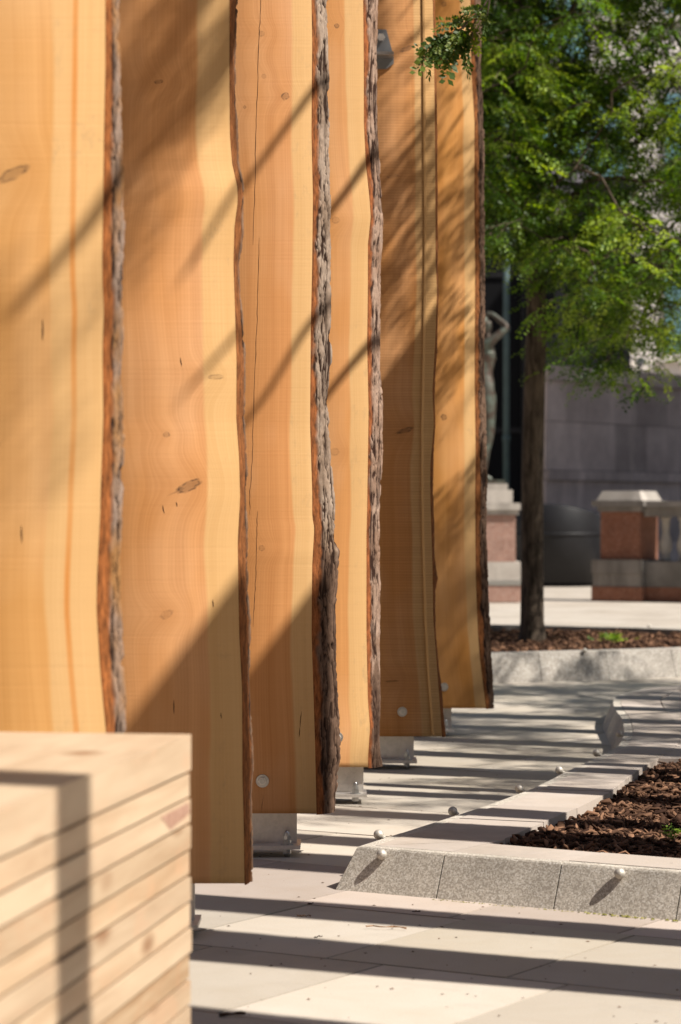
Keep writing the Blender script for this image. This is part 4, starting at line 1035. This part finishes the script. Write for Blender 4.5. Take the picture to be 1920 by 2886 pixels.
E = [('pel','waist'),('waist','chest'),('chest','up'),('up','neck'),('neck','head'),('head','crown'),('head','face'),('chest','br'),('chest','br2'),('pel','belly'),('up','sh'),('sh','el'),('el','wr'),('wr','ha'),('up','sh2'),('sh2','el2'),('el2','wr2'),('wr2','ha2'),('pel','hl'),('hl','kl'),('kl','cl'),('cl','al'),('al','tl'),('pel','hr'),('hr','kr'),('kr','cr'),('cr','ar'),('ar','trr')]
skin_figure('body', [J[k][:3] for k in names], [(ix[a], ix[b]) for a, b in E], [J[k][3] for k in names], 0, M['bronze'], st)
bm = bmesh.new(); bmesh.ops.create_uvsphere(bm, u_segments=16, v_segments=10, radius=0.115)
for v in bm.verts: v.co = Vector((v.co.x*0.95-.03, v.co.y, v.co.z*1.0+2.08+0.012*sin(v.co.x*90)))
obj('hair', bm, M['bronze'], st, smooth=True)
box('bronze_base', -0.25, 0.27, -0.22, 0.24, 0.0, 0.05, M['bronze'], st, bevel=0.015)

# ------------------------------------------------------------------ balustrade pier and rail
bal = thing('balustrade', 'red stone balustrade with an end pier and grey mouldings on the right', 'balustrade', (3.38, 33.2, 0), radians(-31))
def bb(name, x0, x1, y0, y1, z0, z1, mat, bev=0.012, par=None): return box(name, x0, x1, y0, y1, z0, z1, mat, par or bal, bevel=bev)
pw = 0.56
bb('plinth', -0.09, pw+0.07, -0.09, 0.65, -0.012, 0.17, M['terracotta']); bb('base_moulding', -0.075, pw+0.055, -0.075, 0.64, 0.172, 0.34, M['stone_trim'], 0.03); bb('base_moulding', -0.09, pw+0.07, -0.09, 0.65, 0.342, 0.52, M['stone_trim'], 0.04)
bb('pier', 0.0, pw, 0.0, 0.56, 0.522, 1.14, M['terracotta'], 0.008); bb('necking', -0.03, pw+0.03, -0.03, 0.59, 1.142, 1.21, M['stone_trim'], 0.02); bb('cap', -0.09, pw+0.09, -0.09, 0.65, 1.212, 1.285, M['stone_trim'], 0.02)
bm = bmesh.new(); v_ = add_box(bm, -0.04, pw+0.04, -0.04, 0.6, 1.287, 1.41)
for v in v_[4:]: v.co.x = v.co.x*0.82+0.05; v.co.y = v.co.y*0.82+0.05
obj('cap_block', bm, M['stone_light'], bal, bevel=0.02)
RL = 3.2
bb('rail_plinth', pw+0.072, RL, 0.02, 0.50, -0.012, 0.17, M['terracotta']); bb('rail_base', pw+0.058, RL, 0.03, 0.5, 0.172, 0.50, M['stone_trim'], 0.03)
bb('handrail', pw+0.035, RL, 0.05, 0.48, 1.08, 1.20, M['stone_trim'], 0.03); bb('coping', pw+0.092, RL, -0.02, 0.54, 1.202, 1.275, M['stone_trim'], 0.02)
bm = bmesh.new(); add_lathe(bm, [(.075,.502),(.075,.54),(.05,.56),(.085,.66),(.09,.72),(.06,.82),(.04,.88),(.055,.96),(.045,1.02),(.075,1.04),(.075,1.078)], 16)
me0 = obj('baluster', bm, M['stone_light'], bal, smooth=True); me0.location = (pw+0.24, 0.26, 0)
for k in range(1, 10):
    o = me0.copy(); C.objects.link(o); o.parent = bal; o.location = (pw+0.24+0.255*k, 0.26, 0)

# ------------------------------------------------------------------ black tub with a sloping rim
tub = thing('black_tub', 'large black round container with a sloping rim behind the tree trunk', 'container', (3.42, 40.8, 0))
bm = bmesh.new(); n = 40; r0 = 0.75
ra = []; rb = []; rc = []; rd = []
for k in range(n):
    a = 2*pi*k/n; x, y = cos(a), sin(a); zt = 1.285 - 0.10*(x+0.35)**2*(1 if x > -0.35 else .2)
    rd.append(bm.verts.new((x*r0*0.985, y*r0*0.985, 0.04))); ra.append(bm.verts.new((x*r0, y*r0, zt-0.03))); rb.append(bm.verts.new((x*(r0-.02), y*(r0-.02), zt))); rc.append(bm.verts.new((x*(r0-.06), y*(r0-.06), 0.3)))
for k in range(n):
    q = (k+1) % n
    bm.faces.new((rd[k], rd[q], ra[q], ra[k])); bm.faces.new((ra[k], ra[q], rb[q], rb[k])); bm.faces.new((rb[k], rb[q], rc[q], rc[k]))
bm.faces.new(rd[::-1]); bm.faces.new(rc)
obj('shell', bm, M['black_metal'], tub, smooth=True)
bm = bmesh.new(); add_lathe(bm, [(.68,-.012),(.68,.039)], 32); obj('foot_ring', bm, M['black_bay'], tub)
bm = bmesh.new(); add_lathe(bm, [(.752,.78),(.765,.79),(.765,.82),(.752,.83)], 40); obj('band', bm, M['black_metal'], tub, smooth=True)

# ------------------------------------------------------------------ buildings
bA = radians(50)
bld = thing('stone_building', 'sooty grey ashlar building in the shade behind the tree', 'building', (3.70, 46.0, 0), bA)
courses = [(-0.012, 0.62), (0.625, 1.18), (1.185, 1.745), (1.75, 1.93), (1.935, 2.81), (2.815, 3.55), (3.555, 3.83)]
for ci, (z0, z1) in enumerate(courses):
    proud = 0.06 if ci in (3, 6) else 0.0
    x = -0.0 if ci % 2 else -0.0; first = True
    lens = [0.62, 1.12, 1.05, 1.2, 1.1, 1.15, 1.0, 1.2, 1.1] if ci % 2 else [1.1, 1.15, 1.02, 1.2, 1.08, 1.12, 1.1, 1.0, 1.0]
    for ln in lens:
        box('stone_block', x+0.004, x+ln-0.004, -proud+random.uniform(-.006, .006), 0.6, z0, z1-0.006, M['wallstone'], bld, bevel=0.008, seg=1); x += ln
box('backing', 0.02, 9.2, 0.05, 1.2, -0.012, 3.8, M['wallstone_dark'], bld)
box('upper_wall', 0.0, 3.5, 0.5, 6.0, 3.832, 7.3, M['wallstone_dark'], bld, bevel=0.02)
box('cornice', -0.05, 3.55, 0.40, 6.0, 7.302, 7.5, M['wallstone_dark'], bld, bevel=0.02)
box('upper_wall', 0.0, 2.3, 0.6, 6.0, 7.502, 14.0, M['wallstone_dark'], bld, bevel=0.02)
for k in range(2):
    for z_ in (7.7, 9.6, 11.5):
        f = box('window', 0.30+k*1.0, 1.12+k*1.0, 0.55, 0.598, z_, z_+1.7, M['black_metal'], bld); box('pane', 0.35+k*1.0, 1.07+k*1.0, 0.53, 0.548, z_+0.05, z_+1.65, M['glass'], f)
for k in range(3):
    f = box('window', 0.35+k*1.0, 0.95+k*1.0, 0.46, 0.498, 4.4, 6.5, M['black_metal'], bld); box('pane', 0.41+k*1.0, 0.89+k*1.0, 0.44, 0.458, 4.46, 6.44, M['black_bay'], f)
def unseen_block(label, x0, x1, y0, y1, h, mat):  # unseen buildings added to shade the far wall and cut sky fill
    b_ = thing('unseen_building', label, 'building', ((x0+x1)/2, (y0+y1)/2, 0))
    hx, hy = (x1-x0)/2, (y1-y0)/2
    box('wall', -hx, hx, -hy, hy, -0.02, h, mat, b_, bevel=0.05); box('roof', -hx-.3, hx+.3, -hy-.3, hy+.3, h+0.002, h+0.5, M['stone_trim'], b_)
    for fl in range(int(h/4)):
        for k in range(int(2*hx/4)):
            for sg in (-1, 1): box('window', -hx+1+k*4, -hx+3+k*4, sg*hy-0.06, sg*hy+0.06, fl*4+1.2, fl*4+3.2, M['black_metal'], b_)
        for k in range(int(2*hy/4)):
            for sg in (-1, 1): box('window', sg*hx-0.06, sg*hx+0.06, -hy+1+k*4, -hy+3+k*4, fl*4+1.2, fl*4+3.2, M['black_metal'], b_)
unseen_block('unseen dark building added right of the picture to shade the far wall', 11.0, 30.0, 38.0, 48.0, 15.0, M['wallstone_dark'])
unseen_block('unseen dark building added behind the viewpoint to cut sky fill', -30.0, 40.0, -44.0, -30.0, 26.0, M['wallstone_dark'])
unseen_block('unseen dark building added on the left to cut sky fill', -42.0, -28.0, -26.0, 44.0, 22.0, M['wallstone_dark'])
dk = thing('dark_entrance', 'black entrance bay between the statue and the tree trunk', 'entrance', (3.66, 46.1, 0))
box('portal', -4.6, 0.0, 0.0, 6.0, -0.012, 12.0, M['black_bay'], dk)
for k in range(5): box('mullion', -4.4+k*1.0, -4.33+k*1.0, -0.05, -0.002, 0, 12.0, M['black_metal'], dk)
for z_ in (2.6, 5.4, 8.2): box('transom', -4.6, 0.0, -0.04, -0.002, z_, z_+0.09, M['black_metal'], dk)
dp = thing('drainpipe', 'tall verdigris green pipe against the black entrance bay', 'pipe', (PX(1427, 0, 44.5)[0], 44.5, 0))
bm = bmesh.new(); add_lathe(bm, [(.055,-.012),(.055,9.0)], 16); obj('pipe', bm, M['verdigris'], dp, smooth=True)
for z_ in (0.5, 2.4, 4.3, 6.2, 8.1):
    bm = bmesh.new(); add_lathe(bm, [(.062,0),(.07,.01),(.07,.09),(.062,.10)], 16, (0, 0, z_)); obj('collar', bm, M['verdigris'], dp, smooth=True)
# globe lamp on the plinth coping
ux, uy = cos(bA), sin(bA)
def wall_pt(t_, off=0.0): return (3.70+ux*t_+uy*off, 46.0+uy*t_-ux*off)
gx, gy = wall_pt(3.25, -0.12)
gl = thing('globe_lamp', 'small white globe lamp on top of the grey stone wall', 'lamp', (gx, gy, 3.83))
bm = bmesh.new(); bmesh.ops.create_uvsphere(bm, u_segments=20, v_segments=12, radius=0.085); bmesh.ops.translate(bm, verts=bm.verts, vec=(0, 0, 0.20)); obj('globe', bm, M['white_globe'], gl, smooth=True)
bm = bmesh.new(); add_lathe(bm, [(.06,0),(.06,.02),(.02,.03),(.02,.10),(.045,.115),(.045,.13)], 16); obj('stem', bm, M['black_metal'], gl)
# pale sunlit block behind, with teal windows
cb = thing('cream_building', 'sunlit cream stone building with teal windows far behind the tree', 'building', (4.0, 78.0, 0))
box('wall', -14.0, 16.0, 0.0, 8.0, -0.012, 30.0, M['wall_cream'], cb)
for z_ in (0.3, 5.4, 10.6, 15.8, 21.0):
    box('string_course', -14.1, 16.1, -0.18, -0.002, z_+3.9, z_+4.2, M['wall_cream'], cb, bevel=0.03)
    for k in range(13):
        x = -12.6+k*2.3
        f = box('window', x, x+1.35, -0.06, -0.003, z_+0.6, z_+3.5, M['stone_light'], cb)
        box('pane', x+0.09, x+1.26, -0.075, -0.0605, z_+0.68, z_+3.42, M['glass'], f)
        box('sill', x-0.1, x+1.45, -0.22, -0.0605, z_+0.42, z_+0.60, M['wall_cream'], f)
